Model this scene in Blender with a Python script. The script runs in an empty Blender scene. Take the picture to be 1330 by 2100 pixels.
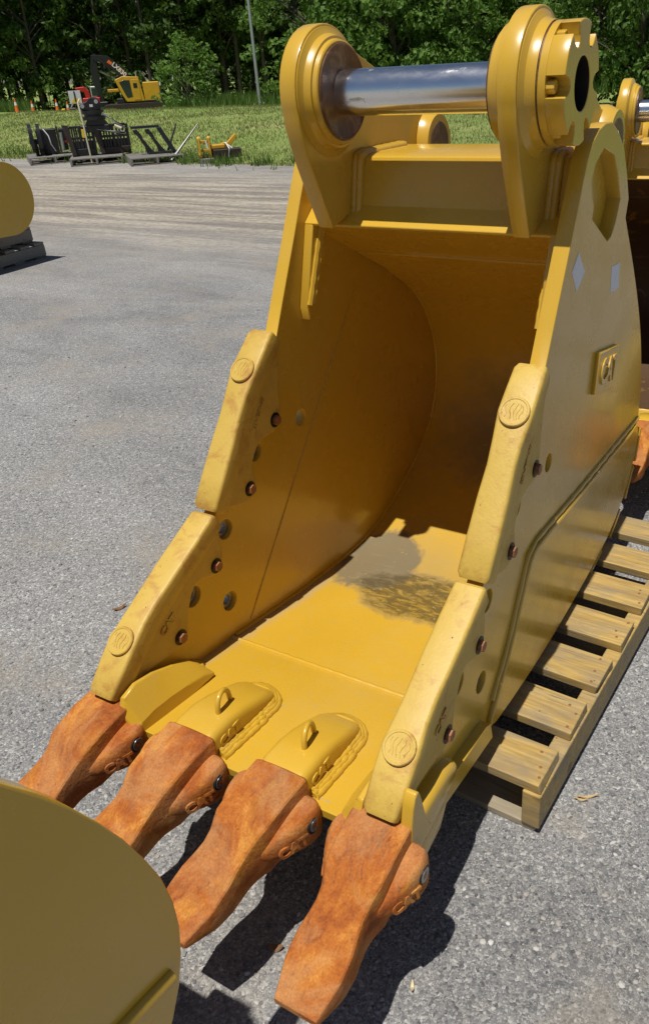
import bpy, bmesh, math, random
import numpy as np
from mathutils import Vector, Matrix, noise as mnoise

sc = bpy.context.scene
COL = sc.collection
RNG = random.Random(7)

# ---------------------------------------------------------------- camera
CAM = Vector((0.8208, -0.8364, 1.467))
CR = Vector((0.8710, 0.4889, -0.0490))
CU = Vector((-0.2043, 0.4512, 0.8687))
CF = Vector((-0.4468, 0.7466, -0.4929))
cd = bpy.data.cameras.new("camera")
cam = bpy.data.objects.new("camera", cd)
COL.objects.link(cam)
cam.matrix_world = Matrix(((CR.x, CU.x, -CF.x, CAM.x), (CR.y, CU.y, -CF.y, CAM.y), (CR.z, CU.z, -CF.z, CAM.z), (0, 0, 0, 1)))
cd.sensor_fit = 'VERTICAL'
cd.sensor_height = 36.0
cd.lens = 1620.0 / 2100.0 * 36.0
cd.shift_x = -120.0 / 2100.0
cd.clip_start = 0.02
cd.clip_end = 3000
sc.camera = cam

# ---------------------------------------------------------------- sky, sun, exposure
SUN = Vector((-0.018, -0.30, 1.0)).normalized()
world = bpy.data.worlds.new("World")
sc.world = world
world.use_nodes = True
wn = world.node_tree
bgn = wn.nodes["Background"]
sky = wn.nodes.new("ShaderNodeTexSky")
sky.sky_type = 'NISHITA'
sky.sun_disc = False
sky.sun_elevation = math.asin(SUN.z)
sky.sun_rotation = math.atan2(SUN.x, SUN.y)
sky.air_density = 1.0
sky.dust_density = 0.6
sky.ozone_density = 1.0
wn.links.new(sky.outputs[0], bgn.inputs[0])
bgn.inputs[1].default_value = 0.052
sl = bpy.data.lights.new("sun", 'SUN')
sl.energy = 4.8
sl.angle = math.radians(0.53)
sl.color = (1.0, 0.955, 0.88)
so = bpy.data.objects.new("sun", sl)
COL.objects.link(so)
so.location = (0, 0, 30)
so.rotation_euler = SUN.to_track_quat('Z', 'Y').to_euler()
sc.view_settings.view_transform = 'Standard'
sc.view_settings.look = 'None'
sc.view_settings.gamma = 1.0
sc.view_settings.use_curve_mapping = False
sc.view_settings.exposure = 0.0
sc.render.engine = 'CYCLES'

# ---------------------------------------------------------------- material helpers
class NT:
    def __init__(s, name):
        s.m = bpy.data.materials.new(name)
        s.m.use_nodes = True
        s.t = s.m.node_tree
        s.b = s.t.nodes["Principled BSDF"]
    def n(s, kind, **kw):
        nd = s.t.nodes.new(kind)
        for k, v in kw.items():
            setattr(nd, k, v)
        return nd
    def l(s, a, b):
        s.t.links.new(a, b)
    def coord(s, which="Object"):
        return s.n("ShaderNodeTexCoord").outputs[which]
    def pos(s):
        return s.n("ShaderNodeNewGeometry").outputs["Position"]
    def noise(s, vec, scale, detail=4, rough=0.55, dist=0.0):
        nd = s.n("ShaderNodeTexNoise")
        nd.inputs["Scale"].default_value = scale
        nd.inputs["Detail"].default_value = detail
        nd.inputs["Roughness"].default_value = rough
        nd.inputs["Distortion"].default_value = dist
        if vec is not None: s.l(vec, nd.inputs["Vector"])
        return nd.outputs["Fac"]
    def voro(s, vec, scale, feature='F1', out="Color", rand=1.0):
        nd = s.n("ShaderNodeTexVoronoi", feature=feature)
        nd.inputs["Scale"].default_value = scale
        nd.inputs["Randomness"].default_value = rand
        s.l(vec, nd.inputs["Vector"])
        return nd.outputs[out]
    def mapping(s, vec, scale=(1, 1, 1), rot=(0, 0, 0), loc=(0, 0, 0)):
        nd = s.n("ShaderNodeMapping")
        nd.inputs["Scale"].default_value = scale
        nd.inputs["Rotation"].default_value = rot
        nd.inputs["Location"].default_value = loc
        s.l(vec, nd.inputs["Vector"])
        return nd.outputs[0]
    def ramp(s, fac, stops, interp='LINEAR'):
        nd = s.n("ShaderNodeValToRGB")
        cr = nd.color_ramp
        cr.interpolation = interp
        while len(cr.elements) < len(stops): cr.elements.new(0.5)
        for e, (p, c) in zip(cr.elements, stops):
            e.position = p
            e.color = (c, c, c, 1) if isinstance(c, (int, float)) else (c[0], c[1], c[2], 1)
        s.l(fac, nd.inputs[0])
        return nd.outputs[0]
    def mix(s, fac, a, b, blend='MIX'):
        nd = s.n("ShaderNodeMix", data_type='RGBA', blend_type=blend)
        for sock, v in ((nd.inputs["Factor"], fac), (nd.inputs["A"], a), (nd.inputs["B"], b)):
            pass
        fs, as_, bs = nd.inputs[0], nd.inputs[6], nd.inputs[7]
        for sock, v in ((fs, fac), (as_, a), (bs, b)):
            if hasattr(v, "is_linked"): s.l(v, sock)
            elif isinstance(v, (int, float)): sock.default_value = v
            else: sock.default_value = (v[0], v[1], v[2], 1)
        return nd.outputs[2]
    def math(s, op, a, b=None, clamp=False):
        nd = s.n("ShaderNodeMath", operation=op, use_clamp=clamp)
        for i, v in enumerate((a, b)):
            if v is None: continue
            if hasattr(v, "is_linked"): s.l(v, nd.inputs[i])
            else: nd.inputs[i].default_value = v
        return nd.outputs[0]
    def blob(s, vec, c, r, noisef=None, namp=0.5, soft=0.08):
        """irregular patch: 1 inside an ellipsoid, edge broken by a noise"""
        mp = s.mapping(vec, scale=(1 / r[0], 1 / r[1], 1 / r[2]), loc=(-c[0] / r[0], -c[1] / r[1], -c[2] / r[2]))
        ln = s.n("ShaderNodeVectorMath", operation='LENGTH')
        s.l(mp, ln.inputs[0])
        d = ln.outputs["Value"]
        if noisef is not None:
            d = s.math('ADD', d, s.math('MULTIPLY', s.math('SUBTRACT', noisef, 0.5), namp))
        return s.ramp(d, [(0.0, 1.0), (max(0.01, 1.0 - soft), 1.0), (1.0, 0.0)]) if False else s.math('SUBTRACT', 1.0, s.math('MULTIPLY', s.math('SUBTRACT', d, 1.0 - soft), 1.0 / soft, False), True)
    def bump(s, h, strength=0.3, dist=0.002, normal=None):
        nd = s.n("ShaderNodeBump")
        nd.inputs["Strength"].default_value = strength
        nd.inputs["Distance"].default_value = dist
        s.l(h, nd.inputs["Height"])
        if normal is not None: s.l(normal, nd.inputs["Normal"])
        return nd.outputs[0]
    def set(s, **kw):
        for k, v in kw.items():
            sock = s.b.inputs[k.replace("_", " ")]
            if hasattr(v, "is_linked"): s.l(v, sock)
            elif isinstance(v, (tuple, list)) and len(v) == 3: sock.default_value = (v[0], v[1], v[2], 1)
            else: sock.default_value = v
        return s.m

def simple(name, col, rough=0.5, metal=0.0, var=0.25, scale=12, bump=0.0, coat=0.0):
    t = NT(name)
    c = t.coord()
    f = t.noise(c, scale, 5, 0.6)
    colr = t.ramp(f, [(0.25, tuple(x * (1 - var) for x in col)), (0.75, tuple(min(1, x * (1 + var)) for x in col))])
    t.set(Base_Color=colr, Roughness=rough, Metallic=metal, Coat_Weight=coat)
    if bump: t.set(Normal=t.bump(t.noise(c, scale * 8, 4), bump, 0.002))
    return t.m

# --- machine paint
def paint(name, kind="plain"):
    t = NT(name)
    c = t.coord()
    big = t.noise(c, 2.2, 4, 0.6)
    col = t.ramp(big, [(0.25, (0.540, 0.322, 0.026)), (0.75, (0.605, 0.372, 0.038))])
    # dusty film lying in cloudy patches
    dust = t.ramp(t.noise(c, 5.5, 6, 0.65, 0.4), [(0.48, 0.0), (0.78, 0.14)])
    col = t.mix(dust, col, (0.50, 0.40, 0.22))
    scr = t.noise(t.mapping(c, scale=(60, 3, 60)), 3.0, 3, 0.6)
    rough = t.math('ADD', t.ramp(t.noise(c, 7, 4), [(0.3, 0.20), (0.7, 0.32)]), t.math('MULTIPLY', dust, 0.7))
    if kind in ("floor", "rusty_floor"):
        nz = t.noise(c, 9.0, 8, 0.68, 0.6)
        nz2 = t.noise(c, 26.0, 6, 0.7)
        # coordinates are bucket coordinates (root at y 0.80, z 0.141)
        film = t.blob(c, (-0.10, 0.06, 0.06), (0.34, 0.26, 0.25), nz, 0.9, 0.75)
        grey = t.blob(c, (-0.205, 0.035, 0.06), (0.13, 0.17, 0.20), nz, 1.0, 0.16)
        dark = t.blob(c, (0.05, -0.085, 0.07), (0.31, 0.13, 0.20), nz, 1.0, 0.30)
        streak = t.noise(t.mapping(c, scale=(9, 22, 9), rot=(0, 0, 0.5)), 2.4, 7, 0.72, 0.6)
        dark2 = t.math('MULTIPLY', dark, t.ramp(streak, [(0.30, 0.0), (0.52, 1.0)]))
        rim = t.math('MULTIPLY', t.math('MULTIPLY', dark, t.math('SUBTRACT', 1.0, dark)), 2.4)
        edge = t.blob(c, (-0.31, -0.25, 0.1), (0.05, 0.5, 0.3), nz, 1.2, 0.5)
        col = t.mix(t.math('MULTIPLY', film, 0.42), col, (0.36, 0.29, 0.16))
        col = t.mix(t.math('MULTIPLY', edge, 0.5), col, (0.36, 0.32, 0.24))
        col = t.mix(t.math('MULTIPLY', grey, 0.85), col, (0.165, 0.140, 0.095))
        col = t.mix(t.math('MULTIPLY', rim, 0.35), col, (0.42, 0.36, 0.22))
        col = t.mix(t.math('MULTIPLY', dark2, 0.86), col, (0.090, 0.064, 0.022))
        # scoured steel up the back of the shell
        back = t.blob(c, (0.10, 0.60, 0.25), (0.40, 0.25, 0.34), nz, 0.8, 0.5)
        col = t.mix(t.math('MULTIPLY', back, 0.75), col, (0.20, 0.17, 0.12))
        # dried mud, scuffs
        sp = t.ramp(t.noise(c, 60, 3, 0.6), [(0.66, 0.0), (0.70, 0.7)])
        col = t.mix(sp, col, (0.45, 0.34, 0.15))
        rough = t.math('ADD', rough, t.math('MULTIPLY', t.math('ADD', grey, dark2), 0.22))
        t.set(Coat_Weight=0.0)
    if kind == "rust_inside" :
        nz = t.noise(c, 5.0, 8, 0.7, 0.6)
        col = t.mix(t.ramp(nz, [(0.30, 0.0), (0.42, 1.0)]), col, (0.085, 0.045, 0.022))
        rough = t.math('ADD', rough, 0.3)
    scuff = t.ramp(t.noise(t.mapping(c, scale=(7, 46, 46), rot=(0.6, 0, 0)), 1.3, 5, 0.65, 0.2), [(0.60, 0.0), (0.70, 0.16)])
    col = t.mix(scuff, col, (0.44, 0.36, 0.22))
    chips = t.ramp(t.noise(c, 38, 5, 0.75), [(0.735, 0.0), (0.75, 0.8)])
    col = t.mix(chips, col, (0.33, 0.20, 0.08))
    peel = t.noise(c, 260, 2, 0.5)
    wob = t.noise(c, 5, 2, 0.5)
    nrm = t.bump(wob, 0.10, 0.006, t.bump(peel, 0.05, 0.0008))
    t.set(Base_Color=col, Roughness=rough, Normal=nrm)
    if kind == "plain":
        t.set(Coat_Weight=0.25, Coat_Roughness=0.10)
    return t.m

M = {}
M['paint'] = paint("yellow_paint")
M['floor'] = paint("yellow_paint_worn", "floor")
M['rustin'] = paint("yellow_paint_rusting", "rust_inside")

def cast(name):
    t = NT(name)
    c = t.coord()
    col = t.ramp(t.noise(c, 6, 5, 0.6), [(0.3, (0.51, 0.335, 0.055)), (0.7, (0.585, 0.40, 0.080))])
    stain = t.ramp(t.noise(c, 17, 7, 0.72, 0.5), [(0.53, 0.0), (0.70, 0.85)])
    col = t.mix(stain, col, (0.40, 0.18, 0.04))
    speck = t.ramp(t.noise(c, 120, 3, 0.6), [(0.70, 0.0), (0.735, 1.0)])
    col = t.mix(speck, col, (0.16, 0.05, 0.025))
    geo = t.n("ShaderNodeNewGeometry").outputs["Pointiness"]
    worn = t.math('MULTIPLY', t.ramp(geo, [(0.52, 0.0), (0.60, 1.0)]), t.ramp(t.noise(c, 14, 5, 0.7), [(0.5, 0.0), (0.65, 0.8)]))
    col = t.mix(worn, col, (0.28, 0.09, 0.03))
    h = t.noise(c, 180, 5, 0.6)
    t.set(Base_Color=col, Roughness=0.5, Normal=t.bump(t.noise(c, 22, 4, 0.6), 0.25, 0.004, t.bump(h, 0.35, 0.0015)))
    return t.m
M['cast'] = cast("cast_cream_yellow")

def rusttooth():
    t = NT("rusty_tooth_steel")
    c = t.coord()
    c2 = c
    f = t.noise(t.mapping(c2, scale=(1.0, 0.55, 1.0)), 15, 10, 0.72, 0.5)
    col = t.ramp(f, [(0.32, (0.20, 0.056, 0.017)), (0.43, (0.33, 0.092, 0.020)), (0.53, (0.43, 0.138, 0.026)), (0.62, (0.55, 0.235, 0.048))])
    brn = t.ramp(t.noise(t.mapping(c2, scale=(1.6, 0.5, 1.0)), 17, 7, 0.72, 1.4), [(0.57, 0.0), (0.70, 0.85)])
    col = t.mix(brn, col, (0.15, 0.048, 0.024))
    yel = t.ramp(t.noise(t.mapping(c2, scale=(1, .5, 1)), 11, 6, 0.7, 1.0), [(0.54, 0.0), (0.70, 0.55)])
    col = t.mix(yel, col, (0.50, 0.235, 0.04))
    tan = t.ramp(t.noise(t.mapping(c2, scale=(1, .7, 1)), 6.5, 8, 0.70, 0.7), [(0.46, 0.0), (0.58, 0.60)])
    col = t.mix(tan, col, (0.47, 0.235, 0.095))
    scratch = t.ramp(t.noise(t.mapping(c2, scale=(38, 2.2, 38), rot=(0, 0, 0.12)), 2.0, 4, 0.6, 0.3), [(0.66, 0.0), (0.72, 0.55)])
    col = t.mix(scratch, col, (0.16, 0.055, 0.025))
    pit = t.ramp(t.noise(c2, 90, 5, 0.7), [(0.66, 0.0), (0.72, 0.7)])
    col = t.mix(pit, col, (0.12, 0.035, 0.015))
    speck = t.ramp(t.noise(c2, 260, 3, 0.6), [(0.35, 0.84), (0.6, 1.06)])
    col = t.mix(1.0, col, speck, 'MULTIPLY')
    h = t.noise(c2, 150, 6, 0.65)
    t.set(Base_Color=col, Roughness=0.78, Normal=t.bump(t.noise(c2, 30, 6, 0.65), 0.55, 0.007, t.bump(h, 0.5, 0.0016)))
    t.b.inputs["Specular IOR Level"].default_value = 0.15
    return t.m
M['tooth'] = rusttooth()

def rustring():
    t = NT("greasy_rusty_steel")
    c = t.coord()
    f = t.noise(c, 22, 7, 0.7, 0.8)
    col = t.ramp(f, [(0.3, (0.05, 0.026, 0.016)), (0.5, (0.13, 0.06, 0.03)), (0.62, (0.22, 0.13, 0.08)), (0.75, (0.30, 0.24, 0.18))])
    t.set(Base_Color=col, Roughness=0.45, Metallic=0.25, Normal=t.bump(f, 0.3, 0.002))
    return t.m
M['ring'] = rustring()

def chrome():
    t = NT("polished_pin_steel")
    c = t.coord()
    sm = t.noise(t.mapping(c, scale=(1, 2, 2)), 16, 6, 0.7, 0.5)
    grime = t.ramp(sm, [(0.60, 0.0), (0.70, 1.0)])
    col = t.mix(grime, (0.86, 0.87, 0.89), (0.48, 0.46, 0.36))
    rg = t.math('ADD', t.ramp(sm, [(0.3, 0.15), (0.7, 0.26)]), t.math('MULTIPLY', grime, 0.3))
    lines = t.noise(t.mapping(c, scale=(2, 90, 90)), 6, 2)
    t.set(Base_Color=col, Metallic=1.0, Roughness=rg, Normal=t.bump(lines, 0.02, 0.001))
    return t.m
M['chrome'] = chrome()
M['bolt'] = simple("rusty_bolt_steel", (0.30, 0.13, 0.06), 0.6, 0.3, 0.4, 60)
M['bushing'] = simple("bare_grey_steel", (0.30, 0.29, 0.27), 0.4, 0.7, 0.3, 50)
M['holeshade'] = simple("painted_hole_shade", (0.030, 0.026, 0.022), 0.5, 0.5, 0.3, 30)  # near-black colour stands in for the shade inside holes and recesses
M['sticker'] = simple("worn_white_sticker", (0.72, 0.73, 0.82), 0.5, 0, 0.06, 40)
M['pinplug'] = simple("grey_retainer_steel", (0.36, 0.37, 0.38), 0.35, 0.8, 0.3, 80)

def wood(name, c0, c1, scale=1.0, grey=0.3):
    t = NT(name)
    c = t.coord()
    oi = t.n("ShaderNodeObjectInfo").outputs["Random"]
    cx = t.n("ShaderNodeCombineXYZ")
    t.l(t.math('MULTIPLY', oi, 31.0), cx.inputs[1]); t.l(t.math('MULTIPLY', oi, 17.0), cx.inputs[2])
    v = t.n("ShaderNodeVectorMath", operation='ADD'); t.l(c, v.inputs[0]); t.l(cx.outputs[0], v.inputs[1])
    c2 = v.outputs[0]
    g = t.noise(t.mapping(c2, scale=(1.6, 26, 26)), 3.0 * scale, 6, 0.65, 0.6)
    col = t.ramp(g, [(0.32, c0), (0.5, tuple((a + b) / 2 for a, b in zip(c0, c1))), (0.68, c1)])
    gr = t.ramp(t.noise(t.mapping(c2, scale=(1, 2.5, 2)), 5, 7, 0.7, 0.5), [(0.42, 0.0), (0.62, grey)])
    col = t.mix(gr, col, (0.20, 0.175, 0.135))
    knot = t.ramp(t.voro(t.mapping(c2, scale=(3.2, 9, 9)), 1.0, 'F1', "Distance"), [(0.10, 0.85), (0.17, 0.0)])
    col = t.mix(knot, col, (0.13, 0.075, 0.03))
    crack = t.ramp(t.noise(t.mapping(c2, scale=(2.2, 60, 60)), 3.0, 3, 0.5, 0.3), [(0.30, 0.8), (0.36, 0.0)])
    col = t.mix(crack, col, (0.07, 0.045, 0.02))
    nails = t.ramp(t.voro(c2, 26, 'F1', "Distance"), [(0.05, 0.7), (0.08, 0.0)])
    col = t.mix(nails, col, (0.10, 0.06, 0.03))
    t.set(Base_Color=col, Roughness=0.62, Normal=t.bump(g, 0.5, 0.003))
    return t.m
M['wood'] = wood("pallet_wood_yellowed", (0.31, 0.19, 0.050), (0.54, 0.375, 0.125), 1.0, 0.62)
M['wood2'] = wood("pallet_wood_weathered", (0.24, 0.19, 0.12), (0.38, 0.32, 0.22), 1.0, 0.5)
M['woodgrey'] = wood("grey_weathered_wood", (0.15, 0.14, 0.125), (0.27, 0.26, 0.24), 1.0, 0.4)
M['black'] = simple("black_machine_paint", (0.013, 0.013, 0.015), 0.38, 0, 0.3, 8)
M['blackrust'] = simple("black_paint_rusting", (0.035, 0.022, 0.017), 0.55, 0, 0.6, 6)
M['white'] = simple("white_plastic", (0.70, 0.70, 0.68), 0.5, 0, 0.08)
M['cream'] = simple("cream_plastic_pipe", (0.66, 0.60, 0.40), 0.5, 0, 0.1)
M['signyellow'] = simple("sign_yellow", (0.80, 0.56, 0.02), 0.5, 0, 0.05)
M['orange'] = simple("cone_orange", (0.75, 0.15, 0.02), 0.5, 0, 0.1)
M['red'] = simple("red_machine_paint", (0.48, 0.02, 0.018), 0.35, 0, 0.2, 3)
M['galv'] = simple("galvanised_steel", (0.45, 0.47, 0.48), 0.45, 0.6, 0.1, 6)
M['concrete'] = simple("concrete", (0.42, 0.40, 0.36), 0.9, 0, 0.15, 8, 0.4)
M['glass'] = simple("tinted_cab_glass", (0.02, 0.035, 0.035), 0.08, 0, 0.2, 2)
M['rubber'] = simple("rubber_hose", (0.02, 0.02, 0.02), 0.5, 0, 0.2)
M['mpaint'] = simple("machine_yellow", (0.60, 0.33, 0.02), 0.4, 0, 0.12, 3)
M['barkpole'] = simple("dark_post", (0.03, 0.03, 0.03), 0.6, 0, 0.2)

# ---------------------------------------------------------------- mesh helpers
ORG = Vector((0, 0, 0))          # origin of the thing being built, taken off every vertex

def finish(me, name, mat, parent=None, smooth=35.0, bevel=0.0, seg=2, loc=None):
    me.name = name
    if not me.materials:
        me.materials.append(M[mat] if isinstance(mat, str) else mat)
    if smooth:
        me.polygons.foreach_set("use_smooth", [True] * len(me.polygons))
        me.set_sharp_from_angle(angle=math.radians(smooth))
    o = bpy.data.objects.new(name, me)
    COL.objects.link(o)
    if parent is not None: o.parent = parent
    if loc is not None: o.location = loc
    if bevel:
        b = o.modifiers.new("bevel", 'BEVEL')
        b.width = bevel; b.segments = seg; b.limit_method = 'ANGLE'; b.angle_limit = math.radians(38)
        b.harden_normals = True
    return o

def pyme(vs, fs, org=True):
    me = bpy.data.meshes.new("m")
    o = ORG if org else Vector((0, 0, 0))
    me.from_pydata([(v[0] - o.x, v[1] - o.y, v[2] - o.z) for v in vs], [], fs)
    bm = bmesh.new(); bm.from_mesh(me)
    bmesh.ops.recalc_face_normals(bm, faces=bm.faces)
    bm.to_mesh(me); bm.free()
    me.update()
    return me

class MB:
    """collects shapes for one mesh"""
    def __init__(s): s.v = []; s.f = []
    def add(s, vs, fs):
        k = len(s.v); s.v += [tuple(v) for v in vs]; s.f += [tuple(i + k for i in f) for f in fs]
        return s
    def box(s, lo, hi, mat=None):
        x0, y0, z0 = lo; x1, y1, z1 = hi
        vs = [(x0, y0, z0), (x1, y0, z0), (x1, y1, z0), (x0, y1, z0), (x0, y0, z1), (x1, y0, z1), (x1, y1, z1), (x0, y1, z1)]
        if mat is not None: vs = [mat @ Vector(v) for v in vs]
        return s.add(vs, [(0, 3, 2, 1), (4, 5, 6, 7), (0, 1, 5, 4), (1, 2, 6, 5), (2, 3, 7, 6), (3, 0, 4, 7)])
    def loft(s, rings, cap=True, closed=False):
        n = len(rings[0]); vs = [v for r in rings for v in r]; fs = []
        R = len(rings)
        for i in range(R - 1 + (1 if closed else 0)):
            a = i * n; b = ((i + 1) % R) * n
            for j in range(n):
                fs.append((a + j, a + (j + 1) % n, b + (j + 1) % n, b + j))
        if cap and not closed:
            fs.append(tuple(range(n - 1, -1, -1))); fs.append(tuple(range((R - 1) * n, R * n)))
        return s.add(vs, fs)
    def tube(s, pts, rad, n=8, cap=True, closed=False):
        pts = [Vector(p) for p in pts]; rings = []
        R = len(pts); prev = None
        for i, p in enumerate(pts):
            if closed: d = pts[(i + 1) % R] - pts[i - 1]
            else: d = pts[min(i + 1, R - 1)] - pts[max(i - 1, 0)]
            d.normalize()
            a = prev if prev is not None else (Vector((0, 0, 1)) if abs(d.z) < 0.9 else Vector((1, 0, 0)))
            x = a - d * a.dot(d); x.normalize(); prev = x
            y = d.cross(x)
            r = rad[i] if isinstance(rad, (list, tuple)) else rad
            rings.append([p + (x * math.cos(t) + y * math.sin(t)) * r for t in [2 * math.pi * k / n for k in range(n)]])
        return s.loft(rings, cap, closed)
    def lathe_x(s, prof, c, n=48, cap=True):
        """prof: list of (x, r) about the axis through c=(y,z)"""
        rings = [[(x, c[0] + r * math.cos(2 * math.pi * k / n), c[1] + r * math.sin(2 * math.pi * k / n)) for k in range(n)] for x, r in prof]
        return s.loft(rings, cap)
    def prism_x(s, poly, x0, x1):
        return s.loft([[(x0, y, z) for y, z in poly], [(x1, y, z) for y, z in poly]])
    def prism(s, poly, o, u, v, w):
        o, u, v, w = Vector(o), Vector(u), Vector(v), Vector(w)
        a = [o + u * p + v * q for p, q in poly]
        return s.loft([a, [p + w for p in a]])
    def obj(s, name, mat, parent=None, smooth=35.0, bevel=0.0, seg=2, org=True):
        return finish(pyme(s.v, s.f, org), name, mat, parent, smooth, bevel, seg)

def plate(name, loops, x0, x1, mat, parent, bevel=0.002, smooth=30):
    """flat plate in a plane of constant x, outline loops in (y, z), holes as further loops"""
    cu = bpy.data.curves.new("c", 'CURVE')
    cu.dimensions = '2D'; cu.fill_mode = 'BOTH'
    cu.extrude = abs(x1 - x0) / 2 - bevel
    cu.bevel_depth = bevel; cu.bevel_resolution = 1; cu.offset = -bevel
    for lp in loops:
        sp = cu.splines.new('POLY'); sp.points.add(len(lp) - 1)
        for p, q in zip(sp.points, lp): p.co = (q[0], q[1], 0, 1)
        sp.use_cyclic_u = True
    ob = bpy.data.objects.new("c", cu)
    me = bpy.data.meshes.new_from_object(ob)
    bpy.data.objects.remove(ob); bpy.data.curves.remove(cu)
    xc = (x0 + x1) / 2
    for v in me.vertices:
        a, b, c = v.co
        v.co = (xc + c - ORG.x, a - ORG.y, b - ORG.z)
    bm = bmesh.new(); bm.from_mesh(me)
    bmesh.ops.remove_doubles(bm, verts=bm.verts, dist=1e-5)
    bmesh.ops.recalc_face_normals(bm, faces=bm.faces)
    bm.to_mesh(me); bm.free()
    me.materials.clear()
    o = finish(me, name, mat, parent, smooth)
    me.polygons.foreach_set("use_smooth", [abs(p.normal.x) < 0.999 for p in me.polygons])
    return o

def text_mesh(body, size, depth, fat=0.0):
    cu = bpy.data.curves.new("t", 'FONT')
    cu.body = body; cu.size = size; cu.extrude = depth; cu.align_x = 'CENTER'; cu.align_y = 'CENTER'
    cu.offset = fat; cu.resolution_u = 3
    ob = bpy.data.objects.new("t", cu)
    me = bpy.data.meshes.new_from_object(ob)
    bpy.data.objects.remove(ob); bpy.data.curves.remove(cu)
    me.materials.clear()
    return me

def text(name, body, size, depth, o, right, up, mat, parent, fat=0.0, sx=1.0):
    me = text_mesh(body, size, depth, fat)
    o, r, u = Vector(o) - ORG, Vector(right).normalized(), Vector(up)
    u = (u - r * u.dot(r)).normalized(); n = r.cross(u)
    for v in me.vertices:
        v.co = o + r * (v.co.x * sx) + u * v.co.y + n * v.co.z
    return finish(me, name, mat, parent, 0)

def circ(c, r, n=24, a0=0.0):
    return [(c[0] + r * math.cos(a0 + 2 * math.pi * k / n), c[1] + r * math.sin(a0 + 2 * math.pi * k / n)) for k in range(n)]

def smoothpoly(pts, it=2, closed=False):
    """Chaikin corner cutting"""
    for _ in range(it):
        out = [] if closed else [pts[0]]
        R = len(pts)
        for i in range(R if closed else R - 1):
            a, b = pts[i], pts[(i + 1) % R]
            out.append(tuple(a[k] * .75 + b[k] * .25 for k in range(len(a))))
            out.append(tuple(a[k] * .25 + b[k] * .75 for k in range(len(a))))
        if not closed: out.append(pts[-1])
        pts = out
    return pts

def rr(w, b0, b1, r, k=3):
    """rounded rectangle ring, a in [-w,w], b in [b0,b1]"""
    r = min(r, w * .98, (b1 - b0) * .49)
    out = []
    for cx, cy, a0 in ((w - r, b0 + r, -90), (w - r, b1 - r, 0), (-w + r, b1 - r, 90), (-w + r, b0 + r, 180)):
        for i in range(k + 1):
            a = math.radians(a0 + 90 * i / k)
            out.append((cx + r * math.cos(a), cy + r * math.sin(a)))
    return out

def empty(name, loc, label, cat, group=None, rz=0.0, scale=1.0):
    e = bpy.data.objects.new(name, None)
    COL.objects.link(e)
    e.location = loc; e.rotation_euler = (0, 0, rz); e.scale = (scale,) * 3
    e.empty_display_size = 0.1
    tag(e, label, cat, group)
    return e

def tag(o, label=None, cat=None, group=None, kind=None):
    if label: o["label"] = label
    if cat: o["category"] = cat
    if group: o["group"] = group
    if kind: o["kind"] = kind
    return o

def kids(o):
    return [c for c in o.children]

def copy_tree(o, parent=None, skip=()):
    c = o.copy(); COL.objects.link(c); c.parent = parent
    for ch in kids(o):
        if ch.name.split(".")[0] in skip: continue
        copy_tree(ch, c, skip)
    return c

# ---------------------------------------------------------------- the excavator bucket
BX = 0.344       # outer face of the side plates
BI = 0.310       # inner face
PINC = (0.748, 1.418)
FRONT = [(-0.045, 0.315), (-0.045, 0.372), (0.02, 0.432), (0.10, 0.475), (0.20, 0.528), (0.31, 0.592), (0.37, 0.665),
         (0.45, 0.765), (0.53, 0.862), (0.612, 0.924), (0.651, 0.998), (0.722, 1.130), (0.765, 1.213), (0.803, 1.284)]
TOPR = [(0.803, 1.284), (0.830, 1.314), (0.868, 1.334), (0.912, 1.342), (0.958, 1.341), (1.018, 1.318), (1.077, 1.280), (1.122, 1.224), (1.160, 1.165), (1.148, 1.124)]
BACK = [(1.148, 1.124), (1.30, 0.965), (1.436, 0.797), (1.526, 0.638), (1.575, 0.454), (1.520, 0.295), (1.38, 0.200), (1.22, 0.158),
        (1.00, 0.148), (0.70, 0.150), (0.50, 0.168), (0.33, 0.195), (0.10, 0.235), (-0.02, 0.262)]
HOLES = [((0.672, 0.695), 0.021), ((0.480, 0.683), 0.024), ((0.338, 0.545), 0.024), ((0.200, 0.443), 0.025), ((0.312, 0.357), 0.024)]
POCKET = [(0.915, 1.296), (0.862, 1.272), (0.842, 1.245), (0.852, 1.215), (0.872, 1.192), (0.866, 1.168), (1.000, 1.098), (1.030, 1.104), (1.058, 1.130), (1.082, 1.176), (1.042, 1.232), (1.000, 1.274)]
INNER = [(0.285, 0.258), (0.40, 0.240), (0.55, 0.215), (0.80, 0.188), (0.985, 0.190), (1.130, 0.232), (1.305, 0.312), (1.425, 0.418), (1.462, 0.570), (1.435, 0.705), (1.340, 0.850), (1.120, 0.985)]
BOLTS_UP = [(0.557, 0.735), (0.432, 0.608)]
BOLTS_LO = [(0.278, 0.482), (0.132, 0.379)]
TEETH_X = (-0.324, -0.108, 0.108, 0.324)
LEAN = (-0.02, -0.035, -0.038, 0.004)     # how far each tip swings sideways

def offset_path(pts, d):
    out = []
    for i, p in enumerate(pts):
        a = pts[max(i - 1, 0)]; b = pts[min(i + 1, len(pts) - 1)]
        tx, ty = b[0] - a[0], b[1] - a[1]; L = math.hypot(tx, ty)
        out.append((p[0] + ty / L * d, p[1] - tx / L * d))
    return out

def arc(c, r, a0, a1, n):
    return [(c[0] + r * math.cos(math.radians(a0 + (a1 - a0) * k / n)), c[1] + r * math.sin(math.radians(a0 + (a1 - a0) * k / n))) for k in range(n + 1)]

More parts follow.
